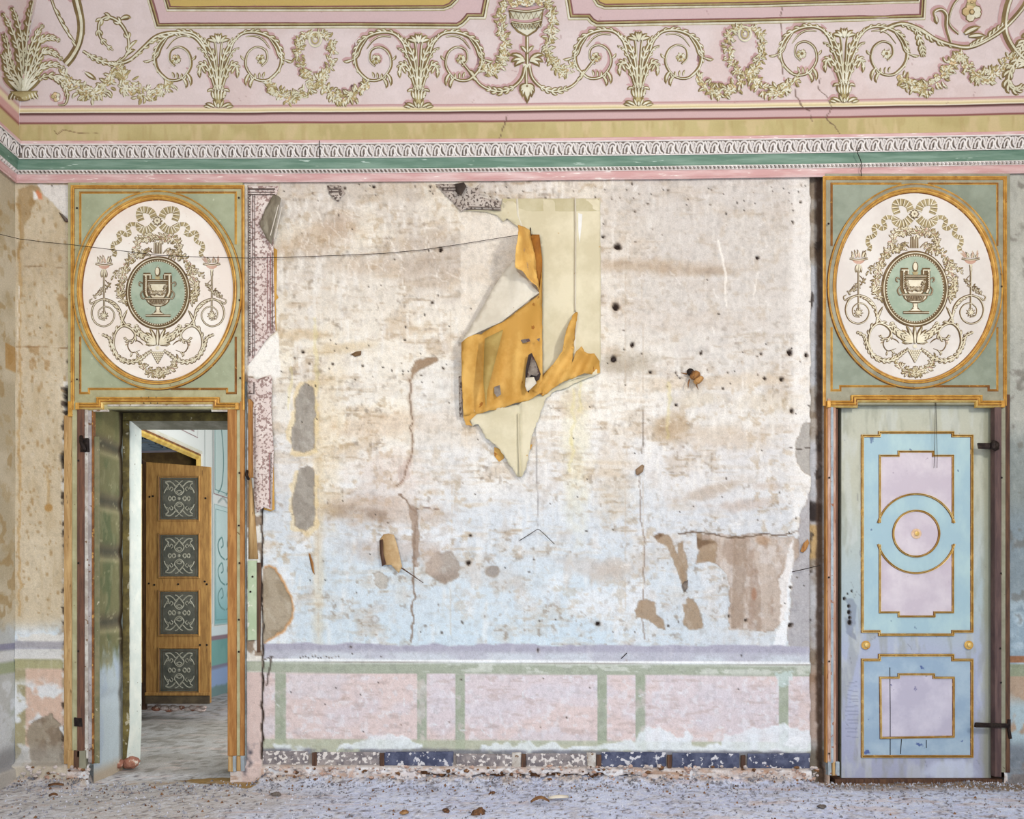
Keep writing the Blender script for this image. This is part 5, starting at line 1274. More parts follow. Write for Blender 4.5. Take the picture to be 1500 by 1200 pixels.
arc_t = [(ccx + cr * math.cos(a), ccy + cr * math.sin(a)) for a in np.linspace(-.27, -PI + .27, 30)]
arc_b = [(ccx + cr * math.cos(a), ccy + cr * math.sin(a)) for a in np.linspace(PI - .27, .27, 30)]
iu = [(1288.5, 766), (1288.5, 668), (1316, 668), (1316, 662), (1366, 662), (1366, 668), (1395, 668), (1395, 766)]
il = [(1395, 798), (1395, 897), (1368, 897), (1368, 903), (1316, 903), (1316, 897), (1288.5, 897), (1288.5, 798)]
sheet('lilac_field', iu + arc_t, plane(.0265), lilac, pu); sheet('lilac_field', il + arc_b, plane(.0265), lilac, pu)
dm('moulding', iu, pu, False, .75); dm('moulding', il, pu, False, .75); dm('arc_moulding', arc_t, pu, False, .75); dm('arc_moulding', arc_b, pu, False, .75)
sheet('lilac_disc', ellpts(ccx, ccy, 33, 33, 0, 2 * PI, 48), plane(.0262), lilac, pu); dm('round_moulding', ellpts(ccx, ccy, 33.5, 33.5, 0, 2 * PI, 60), pu, True, .75)
b = Brush(plane(.025)); b.disc((1342, 782), 7.5, 0, .004, .010, 16); b.disc((1342, 782), 3.5, 1, .016, .006, 12); b.build('rosette', [mat('peach_paint', (228, 198, 170), (206, 170, 130), 20), gold_lt], pu)
i2 = [(1289, 993), (1316, 993), (1316, 988), (1367, 988), (1367, 993), (1396, 993), (1396, 1079), (1290, 1081)]
sheet('lilac_field', i2, plane(.0265), lilac2, pl_); dm('moulding', i2, pl_, True, .8)
for a in ([(1303.5, 978), (1304, 1040), (1304, 1106)], [(1320.5, 1083), (1319, 1105)], [(1357, 1084), (1357, 1096)]):
    b = Brush(plane(.0262)); b.ribbon([np.array(q) for q in a], 1.1, 0, .0006, .0); b.build('crack', [black], pl_)
for u in (1267.5, 1418): 
    b = Brush(plane(.028)); b.disc((u, 945), 6.5, 0, .008, .004, 16); b.ring((u, 945), 5.5, 2, 1, .012, 16); b.disc((u + .5, 944.5), 3.4, 0, .024, .010, 12); b.build('knob', [gold_lt, gold], door)
b = Brush(plane(.028)); 
# thread looped over the head of the door
th = thing('string', P(1371, 592, -.03), 'thin dark string hanging in two strands over the closed door', 'string')
tube('strand', [P(1370, 590, -.045), P(1369.5, 640, -.01), P(1369, 665, 0.0), P(1368, 686, 0.01)], .0016, iron, th)
tube('strand', [P(1371, 590, -.045), P(1372, 640, -.01), P(1373, 670, 0.0), P(1372.5, 686, 0.01)], .0016, iron, th)
# threshold rubble under that door
box('threshold', (2.36, -.02, -.05), (3.58, .5, .02), wood_dk, wall_back)
# ================================================================== NEXT ROOM seen through the doorway
# its left side wall stands in the plane x = XS and runs away from us
XS = -4.0
def side(y, z, h=0.0): return Vector((XS + h, y, z))
def side_px(u, v, h=0.0):
    D = XS * 1200 / (u - 750); return Vector((XS + h, D - 6, CAMH + (870 - v) * D / 1200))
sy_ = np.arange(.60, 9.0, .02); sz_ = np.arange(-.02, 4.62, .02); SY, SZ = np.meshgrid(sy_, sz_)
spn = Paint(SY * 100, SZ * 100, (236, 236, 232)); f1 = fbm(spn.U, spn.V, 60, 2, 5); f2 = fbm(spn.U, spn.V, 12, 3, 4)
y_a, y_b, z_d = 2.2, 4.50, 3.20
pz = lambda a, b, c, d: (sst(SY, a, a + .02) - sst(SY, b, b + .02)) * (sst(SZ, c, c + .02) - sst(SZ, d, d + .02))
spn.put((214, 226, 222), pz(2.0, 4.3, 3.42, 4.2)); spn.put((224, 230, 226), pz(2.1, 4.2, 3.5, 4.1))
spn.put((212, 226, 222), pz(4.98, 9, 2.72, 4.4)); spn.put((200, 220, 216), pz(5.02, 9, 2.1, 2.6) * 0)
# tall panel: white top fading to teal below
tp = pz(5.0, 5.95, .95, 2.58); spn.put((214, 232, 230), tp); spn.put((150, 196, 200), tp * (1 - sst(SZ, 1.0, 1.9)) * .9); spn.put((120, 176, 176), tp * (1 - sst(SZ, .9, 1.35)) * .4)
spn.put((150, 124, 134), sst(SZ, .74, .75) - sst(SZ, .80, .81)); spn.put((226, 236, 238), (sst(SZ, .81, .82) - sst(SZ, .93, .94)))
spn.put((130, 176, 170), 1 - sst(SZ, .74, .75)); spn.put((112, 160, 156), (1 - sst(SZ, .74, .75)) * sst(f1, .5, .62) * .6)
spn.put((140, 136, 156), 1 - sst(SZ, .40, .41)); spn.put((156, 176, 214), 1 - sst(SZ, .35, .37)); spn.put((126, 150, 150), (1 - sst(SZ + .08 * (f2 - .5), .10, .14)))
k_ = ~((((SY[:-1, :-1] + .01) > y_a) & ((SY[:-1, :-1] + .01) < y_b)) & ((SZ[:-1, :-1] + .01) < z_d))
side_wall = grid_obj('wall_far_left', XS + (f1 - .5) * .01, SY, SZ, spn.C, k_, M_cove)
tag(side_wall, 'white and teal painted side wall of the next room', 'wall', kind='structure')
# gilt architrave around its doorway, blue panelled soffit and dark reveal
yell = mat('yellow_gilding', (232, 200, 110), (210, 168, 76), 10, rough=.5)
mouldf = lambda a, b, h: Vector((XS + h, a, b))
mould('architrave', [(y_a, z_d), (y_b, z_d), (y_b, 0)], [(.0, .0, 0), (.0, .03, 0), (.035, .045, 0), (.045, .03, 1), (.06, .03, 1), (.075, .04, 2), (.10, .04, 2), (.125, .0, 2)], mouldf, [mat('arch_white', (240, 236, 222), (226, 220, 200), 8), gold_dk, yell], side_wall, False)
sofb = mat('soffit_blue', (168, 190, 206), (136, 160, 180), 7, speck=(150, 160, 160), spsc=9, spt=.62)
sofm = mat('soffit_mauve', (206, 200, 214), (182, 176, 192), 7)
XB = -4.75
quad('soffit', [(XS, y_a, z_d), (XS, y_b, z_d), (XB, y_b, z_d - .02), (XB, y_a, z_d - .02)], sofm, side_wall)
quad('soffit_panel', [(XS - .10, y_a, z_d - .012), (XS - .10, y_b - .2, z_d - .012), (XB + .12, y_b - .2, z_d - .03), (XB + .12, y_a, z_d - .03)], sofb, side_wall)
b = Brush(lambda u, v, h=0: Vector((XS - .10 - u, y_a + v, z_d - .022 - h))); b.sh = (0, 0); b.lift = 1
sc_m = mat('soffit_scroll', (60, 72, 78), (48, 58, 64), 9)
for k in range(3):
    q = [(.12 + .06 * math.sin(t * 1.4), .35 + k * .6 + t * .07) for t in range(8)]; b.ribbon([np.array(p) for p in q], .02, 0, .001, .001)
    b.ribbon([np.array((.25 + .07 * math.cos(t), .7 + k * .55 + .12 * math.sin(t))) for t in np.linspace(0, 5.4, 14)], .016, 0, .001, .001)
b.build('soffit_scroll', [sc_m], side_wall)
quad('far_reveal', [(XS, y_b, 0), (XB, y_b, 0), (XB, y_b, z_d), (XS, y_b, z_d)], mat('reveal_brown', (110, 88, 50), (84, 64, 36), 6), side_wall)
box('dark_backing', (XB - .02, y_a - .3, -.1), (XB, y_b + .1, z_d + .1), black, side_wall)  # black panel stands in for the darkness beyond this doorway
quad('near_reveal', [(XS, y_a, 0), (XS, y_a, z_d), (XB, y_a, z_d), (XB, y_a, 0)], wj, side_wall)
# painted line frames and scrolls on that wall
b = Brush(lambda u, v, h=0: Vector((XS + .004 + h, u, v))); b.sh = (0, 0); b.lift = .5
ln = [mat('line_mauve', (176, 148, 148), (160, 130, 132), 9), mat('line_teal', (140, 176, 172), (120, 160, 158), 9), mat('line_grey', (196, 204, 200), (180, 190, 188), 9)]
def lrect(a, b_, c, d, w, mi): b.ribbon([np.array(p) for p in ((a, c), (b_, c), (b_, d), (a, d), (a, c))], w, mi, .002, 0)
lrect(2.0, 4.3, 3.42, 4.2, .018, 0); lrect(2.05, 4.42, 3.36, 4.3, .012, 0); lrect(4.66, 4.94, .98, 4.4, .012, 2)
lrect(4.98, 9, 2.72, 4.4, .014, 0); lrect(5.03, 9, 2.78, 4.4, .010, 1); lrect(5.0, 5.95, .95, 2.58, .016, 2); lrect(5.05, 5.9, 1.02, 2.52, .010, 1)
for z0 in (1.15, 1.5, 1.85):
    for s_ in (-1, 1):
        q = spline([(5.42 + s_ * .02, z0), (5.42 + s_ * .2, z0 + .06), (5.42 + s_ * .28, z0 + .2), (5.42 + s_ * .14, z0 + .3), (5.42 + s_ * .08, z0 + .2), (5.42 + s_ * .16, z0 + .16)], 5)
        b.ribbon(q, .022, 1, .002, .001)
for k in range(3): b.ribbon(spline([(5.2 + .3 * k, 3.9), (5.35 + .3 * k, 3.3), (5.3 + .3 * k, 2.9), (5.15 + .3 * k, 2.75)], 6), .02, 1, .002, .001)
b.ribbon(spline([(5.95, 3.4), (5.65, 3.1), (5.6, 2.6), (5.75, 2.1), (6.1, 1.95)], 6), .03, 2, .002, .001)
for k in range(5): b.ribbon(spline([(2.5 + .38 * k, 3.55), (2.7 + .38 * k, 3.72), (2.62 + .38 * k, 3.9), (2.5 + .38 * k, 3.8), (2.6 + .38 * k, 3.7)], 5), .028, 1, .002, .001)
b.ribbon(spline([(5.15, 2.62), (5.35, 2.70), (5.55, 2.64), (5.8, 2.70)], 5), .03, 2, .002, .001)
b.build('painted_frame', ln, side_wall)
# other walls of that room
wfar = box('wall_far', (-4.1, 9.0, -.1), (1.6, 9.1, 4.7), wj); tag(wfar, 'pale end wall of the next room', 'wall', kind='structure')
wfr = box('wall_far_right', (1.5, .6, -.1), (1.6, 9.0, 4.7), wj); tag(wfr, 'pale wall of the next room hidden behind the plaster wall', 'wall', kind='structure')
cfar = box('ceiling_far', (-4.8, .6, 4.6), (1.6, 9.1, 4.7), wj); tag(cfar, 'white ceiling of the next room', 'ceiling', kind='structure')
# open door leaf hung in that doorway, four carved panels
YL = 2.86; SCL = (6 + YL) / 1200
leafm = plane(YL)
d2 = thing('door_2', P(260, 1030, YL + .03), 'open ochre wooden door with four dark carved panels in the next room', 'door', kind='structure')
tanp = mat('ochre_door', (172, 130, 72), (142, 102, 54), 8, stretch=(5, 1, .6), speck=(92, 60, 36), spsc=14, spt=.69, rough=.55)
dkp = mat('carved_ground', (92, 90, 80), (72, 72, 64), 12, rough=.6); carve = mat('carved_scroll', (160, 156, 140), (134, 130, 114), 20, rough=.6)
kick = mat('kick_board', (92, 78, 58), (70, 58, 44), 8)
sheet('leaf', [(214, 677), (307.5, 684), (307.5, 1030), (214, 1026)], plane(YL), tanp, d2, None, 0, .045, False)
for v0, v1 in ((699, 762), (783, 845.5), (866, 930), (950, 1014)):
    mould('panel_moulding', [(234, v0), (291, v0), (291, v1), (234, v1)], [(2, .0, 0), (1.4, .012, 0), (.4, .012, 1), (0, .0, 1)], leafm, [tanp, wood_dk], d2)
    pn = slab('carved_panel', 235, v0 + 1, 290, v1 - 1, .004, leafm, dkp, d2, .4)
    b = Brush(leafm, lambda x, y: (262.5 + x, (v0 + v1) / 2 + y)); b.sh = (0, 0); b.lift = .8
    b.ribbon([np.array(p) for p in ((-24, -28), (24, -28), (24, 28), (-24, 28), (-24, -28))], 1.0, 1, .006, .002)
    for sx in (-1, 1):
        for s2 in (-1, 1):
            f = lambda L_: [np.array((sx * x, s2 * y)) for x, y in L_]
            for L_, w in (([(0, 22), (5, 18), (9, 22), (14, 25), (20, 24)], 2.0), ([(2, 19), (7, 13), (4, 7), (0, 5)], 1.8), ([(20, 23), (16, 19), (20, 13), (22, 8)], 1.9), ([(14, 13), (12, 17), (9, 14), (12, 11)], 1.5), ([(0, 12), (4, 10), (0, 7)], 1.6), ([(5, 0), (8, 3), (11, 0)], 2.2), ([(11, 0), (14, 3), (16, 0)], 2.0), ([(0, 22), (3, 25), (6, 26)], 1.5), ([(19, 13), (15, 15), (17, 18)], 1.4)):
                b.ribbon(spline(f(L_), 4), w, 0, .005, .007)
    b.disc((0, 0), 2.4, 0, .006, .006, 8); b.build('carving', [carve, kick], pn)
slab('kick_board', 213, 1013 + 6, 307.5, 1031, .012, leafm, kick, d2, .5); slab('kick_moulding', 213, 1014.5, 307.5, 1019, .02, leafm, tanp, d2, .5)
for (u, v) in ((219, 728), (224, 727), (301, 730), (218, 855), (226, 857), (300, 852), (303, 856), (293, 945), (303, 945), (261, 856)):
    b = Brush(plane(YL - .004)); b.disc((u, v), 1.6, 0, .001, .002, 7); b.build('nail_hole', [black], d2)
# frame edge on which it hangs, worn white chips; brick sill under it
sheet('hinge_stile', [(205.5, 672), (214, 677), (214, 1040), (204, 1040)], plane(YL + .03), wood_dk, d2, None, 0, .03, False)
slab('frame_edge', 204, 680, 208, 1000, .03, plane(YL + .02), yell, d2, .4)
for k in range(15):
    lump('brick', P(209 + k * 6.4 + random.uniform(-2, 2), 1038 + random.uniform(-3, 2), YL + .10 + random.uniform(-.03, .03)), random.uniform(.03, .045), brick if k % 3 == 0 else mat('mortar_lump', (206, 190, 184), (176, 150, 140), 14, bump=.6), (1.3, .8, .7), k, side_wall, .4, 2)

# ================================================================== TORN PAPERS ON THE WALL
paper = mat('cream_paper', (220, 212, 184), (204, 195, 164), 3.5, rough=.8, bump=.12, speck=(196, 170, 120), spsc=16, spt=.72)
paper2 = mat('pale_paper', (226, 220, 204), (208, 200, 182), 4, rough=.8, bump=.12, speck=(180, 160, 130), spsc=16, spt=.72)
ochre = mat('ochre_paper', (218, 174, 94), (196, 148, 68), 4, rough=.7, bump=.1, speck=(160, 104, 40), spsc=14, spt=.70)
ochre2 = mat('bright_ochre_paper', (234, 190, 106), (212, 162, 80), 5, rough=.7, bump=.1, speck=(176, 140, 110), spsc=12, spt=.68)
umber = mat('dark_ochre_paper', (176, 116, 40), (140, 88, 30), 5, rough=.7)
greyp = mat('grey_paper', (150, 140, 128), (110, 100, 92), 9, rough=.8, speck=(90, 66, 66), spsc=30, spt=.6)
def flower_mat():
    m = mat('patterned_wallpaper', (232, 222, 216), (216, 200, 194), 6, rough=.8, bump=.1, speck=(158, 134, 128), spsc=56, spt=.54)
    return m
floral = flower_mat()
fl2 = mat('patterned_wallpaper_grey', (196, 186, 176), (170, 158, 148), 8, rough=.8, speck=(96, 84, 78), spsc=60, spt=.55)
tw = thing('torn_wallpaper', P(778, 600, 0), 'large torn ochre and cream wallpaper remnant hanging folded in the middle of the wall', 'wallpaper')
w0 = plane(-.004)
sheet('backing_sheet', [(735, 293, .002), (760, 291, .002), (800, 291, .002), (841, 291, .002), (879, 291, .002), (880, 420, .002), (879.5, 547, .002), (872, 551, .03), (845, 556, .035), (820, 566, .02), (794, 560, .01), (794, 470, .002), (794, 382, .002), (790, 350, .002), (777, 342, .003), (766, 338, .006), (752, 328, .012), (743, 322, .014), (738, 312, .004)], w0, paper, tw, 6, .004, .0012, True, 3, rag=.35)
sheet('top_strip', [(676, 310, .001), (735, 300, .001), (735, 293, .001), (760, 291, .001), (760, 332, .002), (752, 326, .012), (743, 321, .012), (737, 326, .012), (728, 316, .004), (712, 311, .004), (690, 309, .002)], plane(-.006), paper, tw, 8, .003, .001, True, 4)
mould('sheet_seam', [(842, 292), (842.5, 340), (842, 400), (842, 457)], [(2.0, .001), (.8, .030), (-.2, .022), (-.9, .001)], w0, paper2, tw, False, True); 
mould('sheet_seam', [(757, 292), (758, 316), (766, 338)], [(2.2, .001), (1, .014), (-.6, .006), (-1.6, .001)], w0, paper2, tw, False, True)
mould('sheet_seam', [(843, 470), (842, 500), (842, 530)], [(2, .001), (.8, .012), (-1.2, .001)], w0, paper2, tw, False, True)
slab('sheet_edge', 736, 291, 878, 310, .003, w0, mat('soiled_paper', (200, 192, 160), (186, 176, 140), 4), tw, .5)
sheet('tear', [(847, 312, 0), (853, 314, 0), (852, 330, 0), (849, 356, 0), (847, 336, 0)], plane(-.0085), mat('white_tear', (236, 236, 232), (226, 226, 222), 6), tw)
# hanging lower point
sheet('hanging_point', [(680, 600, .03), (693, 625, .03), (700, 622, .03), (712, 642, .03), (728, 655, .032), (740, 672, .035), (752, 690, .03), (759, 700, .028), (763.5, 700, .03), (770, 690, .035), (775, 668, .03), (777, 645, .03), (786, 622, .028), (792, 606, .024), (800, 584, .02), (812, 574, .02), (832, 568, .02), (850, 560, .022), (876, 549, .014), (858, 552, .02), (820, 560, .02), (794, 570, .024), (770, 590, .03), (720, 602, .03)], plane(-.006), paper, tw, 3.6, .010, .0014, True, 6, fold=lambda x, y: -.022 * math.exp(-((x - 760) / 2.0) ** 2) + .010 * math.exp(-((x - 766) / 3.5) ** 2), rag=1.1)
sheet('ochre_scrap', [(724, 655, .004), (737, 660, .004), (738, 672, .003), (731, 677, .003), (724, 668, .003)], plane(-.004), ochre, tw); sheet('ochre_scrap', [(774, 652, .02), (780, 652, .02), (777, 660, .02)], plane(-.006), ochre, tw)
sheet('ochre_scrap', [(679, 600, .03), (686, 607, .034), (700, 607, .03), (688, 618, .03), (692, 625, .03), (683, 624, .03), (679, 612, .03)], plane(-.008), ochre, tw)
# big ochre underside
sheet('ochre_sheet', [(677, 508, .10), (686, 503, .12), (735, 482, .13), (760, 462, .12), (789, 440, .10), (793.5, 400, .05), (794, 470, .03), (794, 548, .03), (794, 578, .035), (775, 588, .05), (740, 598, .05), (712, 606, .045), (680, 611, .05), (677, 560, .07)], plane(-.008), ochre, tw, 5, .014, .0016, True, 2, fold=lambda x, y: .026 * math.sin((x + y * .12) * .17) * min(1, max(0, (y - 465) / 60)) - .03 * math.exp(-((x - 706) / 3.) ** 2) - .02 * math.exp(-((x - 747) / 2.5) ** 2) * min(1, max(0, (y - 480) / 30)), rag=.4)
# slit and its shaded inner fold
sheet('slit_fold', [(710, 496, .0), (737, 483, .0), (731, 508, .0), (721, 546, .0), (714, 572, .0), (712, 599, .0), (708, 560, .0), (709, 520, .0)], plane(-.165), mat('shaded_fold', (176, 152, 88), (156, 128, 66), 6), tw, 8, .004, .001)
# pale triangular fold
sheet('pale_fold', [(677, 507, .10), (700, 470, .10), (722, 432, .11), (740, 405, .12), (753, 392, .13), (757, 412, .16), (770, 424, .19), (789, 440, .15), (776, 450, .17), (760, 463, .15), (735, 481, .14), (700, 495, .12)], plane(-.012), paper2, tw, 7, .010, .0014, True, 5, fold=lambda x, y: .02 * math.exp(-((x - 757) / 5.) ** 2))
# twisted bright strip at the top
sheet('dark_strip', [(775, 344, .01), (790, 346, .03), (794, 384, .035), (794, 440, .04), (789, 442, .08), (786, 410, .04), (778, 370, .03)], plane(-.012), umber, tw, 7, .006, .0014)
sheet('bright_strip', [(776, 341, .02), (758, 346, .20), (759, 360, .25), (757, 380, .28), (755, 392, .28), (754, 411, .26), (768, 422, .26), (788, 439, .20), (789, 438, .14), (786, 410, .10), (785, 395, .09), (781, 370, .06)], plane(-.016), ochre2, tw, 4, .016, .0016, True, 8, fold=lambda x, y: .018 * math.sin((x * .8 + y * .35) * .3), rag=.5)
# dark hole with the patterned back showing
sheet('hole_shade', [(774, 520, 0), (779, 517, 0), (786, 532, 0), (792, 548, 0), (790, 556, 0), (780, 562, 0), (774, 576, 0), (769, 566, 0), (770, 540, 0)], plane(-.085), mat('hole_brown', (60, 46, 42), (42, 32, 30), 8), tw)
sheet('hole_flap', [(779, 521, 0), (784, 530, .005), (790, 547, .01), (786, 552, .015), (778, 550, .01), (772, 558, .01), (773, 545, .004)], plane(-.095), greyp, tw, 5, .004, .001)
sheet('hole_flap', [(770, 554, .01), (782, 553, .015), (786, 562, .01), (776, 572, .02), (772, 574, .01), (769, 566, .01)], plane(-.097), paper2, tw, 5, .004, .001)
for pts in ([(762, 498), (775, 496), (777, 500), (766, 503)], [(786, 497), (791, 495), (790, 501)], [(724, 567), (732, 564), (734, 578), (728, 582), (724, 576)]):
    sheet('tear', [(a, b_, 0) for a, b_ in pts], plane(-.085), greyp, tw)
# right-hand curled strip
sheet('curled_strip', [(794, 552, .03), (812, 535, .06), (822, 522, .10), (826, 500, .10), (830, 484, .09), (838, 466, .07), (843, 457, .02), (846, 459, .02), (843, 480, .03), (841, 505, .03), (839, 522, .03), (836, 538, .04), (843, 520, .06), (850, 513, .08), (855, 520, .09), (868, 524, .08), (878, 530, .04), (879, 547, .02), (866, 550, .05), (850, 552, .06), (830, 560, .05), (812, 570, .05), (795, 582, .05), (780, 576, .05), (778, 568, .05), (788, 560, .05)], plane(-.008), ochre, tw, 4, .012, .0016, True, 9, fold=lambda x, y: .022 * math.sin((x * .9 + y * .5) * .26), rag=.6)
sheet('patterned_edge', [(672, 552, .01), (677, 552, .02), (677, 611, .02), (673, 611, .01)], plane(-.01), fl2, tw, None, 0, .001)
mould('crease', [(759, 606), (759.5, 650), (761, 698)], [(2.2, .0), (.6, .012), (-.2, .020), (-.4, .0)], plane(-.036), paper, tw, False, True)
tube('nail', [P(777, 334, -.01), P(777, 342, -.04), P(778, 346, -.02)], .004, iron, tw)
# patterned wallpaper strips beside the doorway
def stripes(par, lines, y0, v0, v1):
    for u, w, m_ in lines:
        b = Brush(plane(y0)); b.ribbon([np.array((u, v0)), np.array((u, (v0 + v1) / 2)), np.array((u, v1))], w, 0, .0008, 0); b.build('border_line', [m_], par)
dkl = mat('border_dark', (104, 92, 84), (78, 66, 62), 20); ltl = mat('border_light', (228, 222, 210), (206, 198, 186), 20); rdl = mat('border_red', (164, 110, 108), (140, 92, 92), 20)
w1 = thing('wallpaper_strip', P(384, 540, 0), 'upper patterned pink wallpaper strip with curled flap beside the doorway medallion', 'wallpaper', 'patterned wallpaper strips beside the doorway')
sheet('paper', [(363, 272, .003), (409, 273, .004), (406, 284, .006), (401, 292, .006), (401, 360, .008), (402, 420, .01), (404, 486, .008), (396, 493, .01), (386, 505, .01), (376, 520, .006), (363, 536, .004)], plane(-.002), floral, w1, 9, .003, .0012)
stripes(w1, [(363.5, 1.0, dkl), (366, 1.6, dkl), (370, 1.0, dkl), (373, .8, dkl)], -.011, 284, 522); stripes(w1, [(392, 1.0, rdl), (396, 1.2, rdl), (399, 1.2, dkl)], -.0155, 370, 484)
for v, w in ((277, 2.2), (281.5, 1.2), (285, 1.6)):
    b = Brush(plane(-.012)); b.ribbon([np.array((363, v)), np.array((403, v))], w, 0, .0008, 0); b.build('border_line', [dkl], w1)
V_s = Brush(plane(-.013))
for k in range(60): V_s.disc((366, 290 + k * 3.8), .9, 0, .002, .001, 5)
V_s.build('border_dots', [ltl], w1)['kind'] = 'stuff'
cf = sheet('curled_flap', [(401, 287, .02), (411, 293, .07), (416, 298, .08), (412, 318, .08), (408, 336, .07), (400, 362, .04), (392, 352, .03), (381, 330, .02), (390, 308, .02)], plane(-.012), mat('paper_back', (160, 154, 136), (128, 120, 104), 8, stretch=(3, 1, 1)), w1, 6, .008, .0014)
for a in ((413, 303, 402, 350), (408, 300, 396, 345)):
    b = Brush(lambda x, y, h: P(x, y, -.10 - h)); b.ribbon([np.array(a[:2]), np.array(a[2:])], 1.2, 0, .001, .0); b.build('border_line', [ltl], w1)
sheet('ochre_edge', [(400, 362, .0), (406, 366, 0), (405, 430, 0), (408, 436, 0), (404, 440, 0), (405, 484, 0), (400, 486, 0)], plane(-.006), ochre, w1, None, 0, .001)
w2 = thing('wallpaper_strip', P(388, 750, -.014), 'lower patterned pink wallpaper strip hanging loose beside the open doorway', 'wallpaper', 'patterned wallpaper strips beside the doorway')
sheet('paper', [(363, 553, .004), (378, 556, .008), (390, 552, .014), (398, 550, .02), (400, 560, .02), (398, 590, .012), (399, 620, .014), (402, 660, .02), (401, 700, .025), (400, 748, .03), (388, 744, .03), (378, 752, .025), (374, 740, .02), (372, 690, .015), (371, 600, .01), (372, 590, .004), (364, 580, .004)], plane(-.014), floral, w2, 8, .006, .0012)
stripes(w2, [(395, 1.2, rdl), (397, .9, dkl)], -.045, 664, 744); stripes(w2, [(373.5, 1, dkl)], -.03, 600, 735)
b = Brush(plane(-.028)); b.ribbon([np.array(q) for q in ((364, 576), (372, 577), (372, 560))], 1.6, 0, .001, 0); b.build('border_line', [dkl], w2)
sheet('ochre_edge', [(399, 650, .01), (402, 690, .02), (404, 747, .03), (398, 750, .03), (388, 747, .03), (392, 720, .02), (398, 690, .01)], plane(-.0015), ochre, w2, None, 0, .001)
# battens beside the doorway
bt = thing('batten', P(366, 820, 0), 'bare brown batten standing behind the lower wallpaper strip', 'batten')
slab('board', 363.8, 585, 372, 700, .008, plane(0), wood_or, bt, .6, .3); sheet('split_board', [(364, 700), (368, 700), (373, 750), (378, 819), (364, 819)], plane(-.009), wood_tan, bt, None, 0, .004)
bt2 = thing('green_board', P(371, 940, 0), 'short pale green painted board below the brown batten', 'board')
slab('board', 364, 822, 377, 938, .018, plane(0), mat('pale_green_paint', (190, 206, 176), (172, 190, 158), 8, speck=(220, 222, 206), spsc=20, spt=.66), bt2, .8, .6); slab('board', 377, 825, 382.5, 955, .012, plane(0), wood_dk, bt2, .6, .9)
nails(bt2, [(367, 867), (370, 845)], -.022)
# small fragments
def frag(name, lab, cat, pts, m_, y0=-.004, st_=5, wr=.004, group=None, parts=None):
    c = np.mean([(q[0], q[1]) for q in pts], 0)
    o = sheet(name, pts, plane(y0), m_, None, st_, wr, .0014); tag(o, lab, cat, group); return o
s1 = frag('wallpaper_scrap', 'small patterned scrap stuck under the cornice left of centre', 'scrap', [(479, 272, .003), (499, 272, .004), (503, 279, .006), (506, 284, .008), (500, 289, .006), (496, 297, .01), (488, 291, .004), (482, 284, .003)], fl2)
for v in (277, 281): b = Brush(plane(-.014)); b.ribbon([np.array((482, v)), np.array((500, v))], 1.6, 0, .001, 0); b.build('border_line', [dkl], s1)
s2 = frag('wallpaper_scrap', 'dark curled patterned scrap hanging under the cornice above the torn sheet', 'scrap', [(638, 270, .004), (678, 270, .01), (684, 278, .06), (696, 281, .05), (706, 275, .08), (702, 286, .04), (708, 293, .03), (733, 296, .02), (734, 310, .02), (700, 308, .02), (680, 308, .015), (676, 312, .01), (664, 298, .006), (650, 284, .004)], fl2, -.006, 5, .010)
for v in (275, 279): b = Brush(plane(-.025)); b.ribbon([np.array((644 + (v - 275), v)), np.array((676, v))], 1.4, 0, .001, 0); b.build('border_line', [dkl], s2)
for v in (303, 306.5): b = Brush(plane(-.040)); b.ribbon([np.array((686, v)), np.array((733, v + 1))], 1.2, 0, .001, 0); b.build('border_line', [dkl], s2)
s3 = sheet('dark_fold', [(667, 271, .02), (680, 270, .03), (684, 280, .07), (676, 292, .05), (668, 284, .03)], plane(-.02), mat('black_scrap', (70, 60, 54), (48, 40, 36), 8), s2, 5, .004, .001)
s4 = frag('plaster_flap', 'tan peeling flap with a twig on the lower left of the wall', 'flap', [(557, 790, .006), (562, 783, .008), (570, 782, .02), (578, 784, .03), (583, 800, .03), (588, 822, .035), (590, 830, .03), (585, 840, .03), (574, 828, .03), (562, 828, .014), (558, 812, .01), (559, 800, .008)], mat('tan_flap', (204, 178, 138), (178, 146, 102), 7, speck=(120, 84, 50), spsc=14, spt=.62), -.004, 5, .010)
sheet('loose_chip', [(556, 792, .01), (561, 790, .015), (562, 812, .02), (566, 826, .02), (560, 830, .01), (557, 810, .01)], plane(-.02), wood_dk, s4, None, 0, .002); tube('twig', [P(588, 832, -.03), P(600, 840, -.03), (P(620, 854, -.015))], .004, wood_dk, s4, [1.3, 1, .5])
frag('paper_sliver', 'thin brown sliver peeling from the wall above the grey semicircular patch', 'sliver', [(452, 810, .004), (455, 812, .015), (460, 826, .02), (461, 842, .01), (458, 838, .006), (455, 826, .006)], wood_or)
frag('paper_curl', 'small curled brown chip left of centre of the wall', 'chip', [(514, 519, .003), (522, 516, .015), (530, 515, .02), (529, 521, .01), (520, 523, .004)], mat('tan_chip', (140, 112, 78), (90, 66, 44), 12))
frag('plaster_chip', 'tilted grey-brown chip above the flaked area right of centre', 'chip', [(931, 688, .006), (940, 681, .02), (943, 683, .02), (941, 692, .02), (933, 697, .012), (931, 694, .006)], mat('chip_brown', (150, 124, 96), (110, 88, 66), 12))
frag('paper_flake', 'brown curled flake at the right edge of the wall', 'flake', [(1172, 808, .004), (1176, 796, .015), (1182, 790, .02), (1184, 796, .02), (1180, 806, .015), (1176, 810, .006)], wood_or)
frag('paper_flake', 'pale narrow flake lifting inside the flaked brown area', 'flake', [(1002, 852, .004), (1007, 850, .02), (1006, 862, .015), (1003, 868, .004), (999, 858, .003)], greyp)
